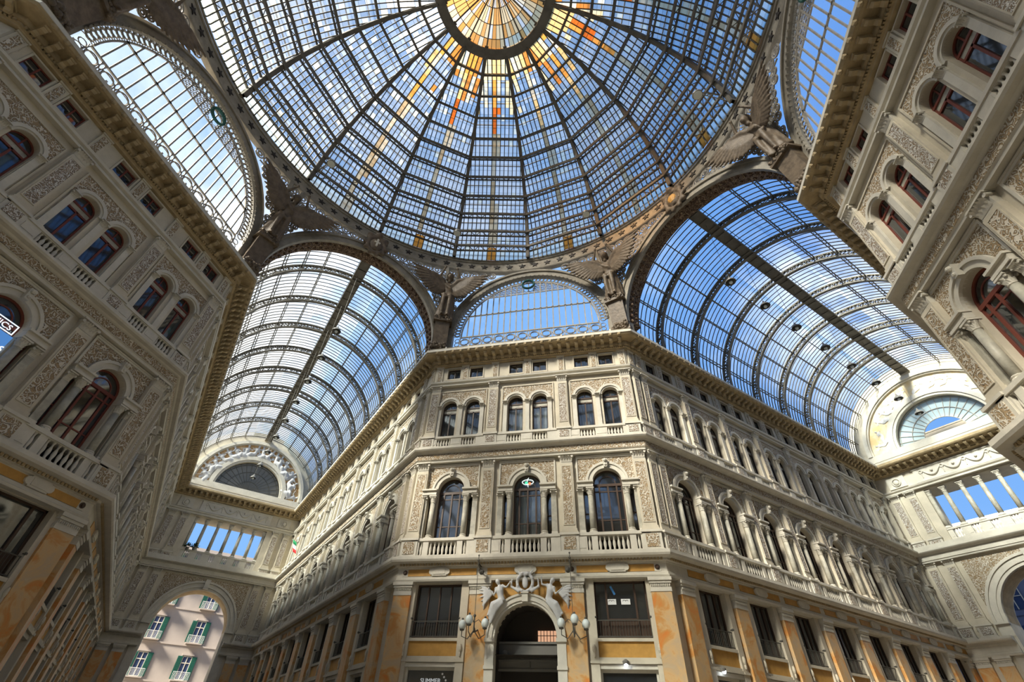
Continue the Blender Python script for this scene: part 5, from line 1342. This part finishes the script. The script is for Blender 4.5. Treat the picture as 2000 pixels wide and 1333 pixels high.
for p, c in zip(lgm.polygons, cols):
    for li in p.loop_indices: ca.data[li].color = c
lb = MB(); lr = MB()
for i in range(nl):
    t = 2*pi*i/nl
    tgt = lr if i % 4 == 0 else lb; wd_ = .13 if i % 4 == 0 else .045
    for (r0, z0), (r1, z1) in zip(lp, lp[1:]): tgt.bar((r0*sin(t), r0*cos(t), z0-.08), (r1*sin(t), r1*cos(t), z1-.08), wd_, .12)
for r, z in lp[1:]: lb.tube([(r*sin(2*pi*i/48), r*cos(2*pi*i/48), z-.05) for i in range(48)], .035, 4, closed=True)
thing('lantern_cap', [P('glass', lgm), P('glazing_bars', lb.mesh('glazing_bars', 'iron')), P('ribs', lr.mesh('ribs', 'gridiron'))], I4, 'small orange and white glazed cap at the very top of the dome', 'skylight')
# floodlights on bracket arms at the foot of the dome
fl = [P('arm', MB().tube([(0, 3.0, .6), (0, 2.2, 1.1), (0, 1.0, .8), (0, 0, .15)], .06, 6).tube([(0, 3.0, .1), (0, 1.2, .2), (0, 0, .1)], .035, 5).mesh('arm', 'arch')), P('lens', MB().tube([(0, 0, -.2), (0, 0, -.26)], .3, 14).mesh('lens', 'globe'))]
FLM = MB().lathe(0, 0, [(.34, -.22), (.36, -.1), (.26, .1), (.1, .22)], 14).mesh('floodlight', 'shade')
for az, w in ((-67, 'left side'), (-22.5, 'left of the central lunette'), (22, 'right of the central lunette'), (67, 'right side')):
    thing('floodlight', fl, RZ(-radians(az)) @ T(0, 15.3, 37.0), f'round bracketed floodlight at the dome foot, {w}', 'lamp', 'floodlights of the dome', mesh=FLM)

# ------------------------------------------------------------------ small things
fp = [P('pole', MB().tube([(0, 0, 0), (0, -1.1, 1.6)], .03, 6).mesh('pole', 'fwhite'))]
for i, c in enumerate(('fgreen', 'fwhite', 'red')):
    m_ = MB(); n = 6; o = len(m_.v)
    for a in range(n+1): y = -.1+(-.35)*i-.35*a/n; 
    for a in range(n+1):
        f = (i+a/n)/3; x = .10*sin(f*9); m_.v += [(x+.02, -1.05+.35*f, 1.55-1.25*f), (x+.25, -.62+.3*f, 1.25-1.2*f)]
    for a in range(n): m_.f.append((2*a, 2*a+2, 2*a+3, 2*a+1))
    fp.append(P('stripe', m_.mesh('stripe', c), label=['green', 'white', 'red'][i]+' stripe'))
thing('flag', fp, LAc @ T(-(48.6-18.09), -.7, 17.3), 'small green white and red flag on a slanted pole', 'flag')
rp = random.Random(9)
for i, (x, z) in enumerate(((-3.6, 18.2), (-2.9, 18.3))):
    lf = MB()
    for k in range(60):
        a = rp.uniform(0, 2*pi); e = rp.uniform(.1, 1.3); L_ = rp.uniform(.35, .75); d = Vector((cos(a)*cos(e), sin(a)*cos(e), sin(e)))
        b0 = d*L_*.4; t = d*L_; sx = d.cross(Vector((0, 0, 1))).normalized()*.07; lf.add([b0, (b0+t)/2+sx, t-Vector((0, 0, .08)), (b0+t)/2-sx], [(0, 1, 2, 3)])
    pt_ = MB().lathe(0, 0, [(.16, -.35), (.22, 0)], 10).mesh('pot', 'shade')
    thing('potted_plant', [P('leaves', lf.mesh('leaves', 'leaf')), P('pot', pt_)], EL @ T(x, .15, z+.55), f'dark leafy potted plant on the left arm colonnade, {"left" if i == 0 else "right"} one', 'plant', 'potted plants')

# ------------------------------------------------------------------ houses beyond the arches
def house(E, dist, W_, Hh, mat, name, label, rows, cols_, wfn):
    mb = MB().box(-W_, W_, dist, dist+8, 0, Hh).box(-W_, W_, dist-.3, dist, Hh-.5, Hh)
    parts = []
    for z in rows: mb.box(-W_, W_, dist-.08, dist, z-1.75, z-1.55)
    for z in rows:
        for x in cols_:
            for p in wfn: parts.append(P(p.name, p.mesh, T(x, dist, z) @ p.m, p.kids, p.label))
    thing(name, parts, E, label, 'building', mesh=mb.mesh(name, mat))
gl = MB().box(-.55, .55, -.04, 0, -1.3, 1.3).mesh('window', 'officeglass')
wf = MB()
for x in (-.55, 0, .55): wf.box(x-.05, x+.05, -.09, -.04, -1.3, 1.3)
for z in (-1.3, .55, 1.3): wf.box(-.55, .55, -.09, -.04, z-.05, z+.05)
shm = MB().box(-.3, .3, -.12, -.06, -1.3, 1.3)
for k in range(16): shm.box(-.27, .27, -.14, -.12, -1.25+k*.16, -1.17+k*.16)
shm = shm.mesh('shutter', 'shutter')
bl = MB().box(-1.0, 1.0, -.8, 0, -1.5, -1.38).mesh('balcony', 'pink')
br = MB(); br.bar((-1, -.78, -.5), (1, -.78, -.5), .04, .04)
for k in range(17): br.bar((-1+k*.125, -.78, -1.4), (-1+k*.125, -.78, -.5), .02, .02)
lin = MB().box(-.75, .75, -.18, 0, 1.4, 1.6).mesh('lintel', 'pink')
WF = [P('window', gl, None, [P('frame', wf.mesh('frame', 'white'))]), P('shutter', shm, T(-.88, 0, 0)), P('shutter', shm, T(.88, 0, 0)), P('balcony', bl, None, [P('railing', br.mesh('railing', 'fwhite'))]), P('lintel', lin)]
house(EL, 19, 16, 23.6, 'pink', 'street_house', 'pale pink house with green shuttered windows and balconies seen through the left arm archway', [4.6, 8.8, 13.0, 17.2, 21.2], [-13.5, -8.3, -3.1, 2.2, 7.4, 12.6], WF)
og = MB().box(-.8, .8, -.04, 0, -1.2, 1.2).mesh('window', 'officeglass')
of = MB()
for x in (-.8, 0, .8): of.box(x-.04, x+.04, -.09, -.04, -1.2, 1.2)
of.box(-.8, .8, -.09, -.04, -.03, .03)
house(ER, 17, 18, 21.6, 'officewall', 'street_house', 'dark blue-grey building with wide windows seen through the right arm archway', [4.4, 8.2, 12.0, 15.8, 19.4], [-14+2.6*i for i in range(11)], [P('window', og, None, [P('frame', of.mesh('frame', 'white'))])])
thing('rooftop_wall', [], ER @ T(0, 17.5, 21.6), 'white rooftop wall seen at the foot of the right arm colonnade', 'wall', mesh=MB().box(-18, 18, 0, 7, 0, 2.4).mesh('wall', 'fwhite'))
thing('roof_parapet', [], ER @ T(0, 6, 0), 'sandy roof parapet seen through the fan window of the right arm', 'parapet', mesh=MB().box(-5, 4, 0, .5, 24, 29.95).box(-5.1, 4.1, -.05, .55, 29.95, 30.1).mesh('parapet', 'stone'))
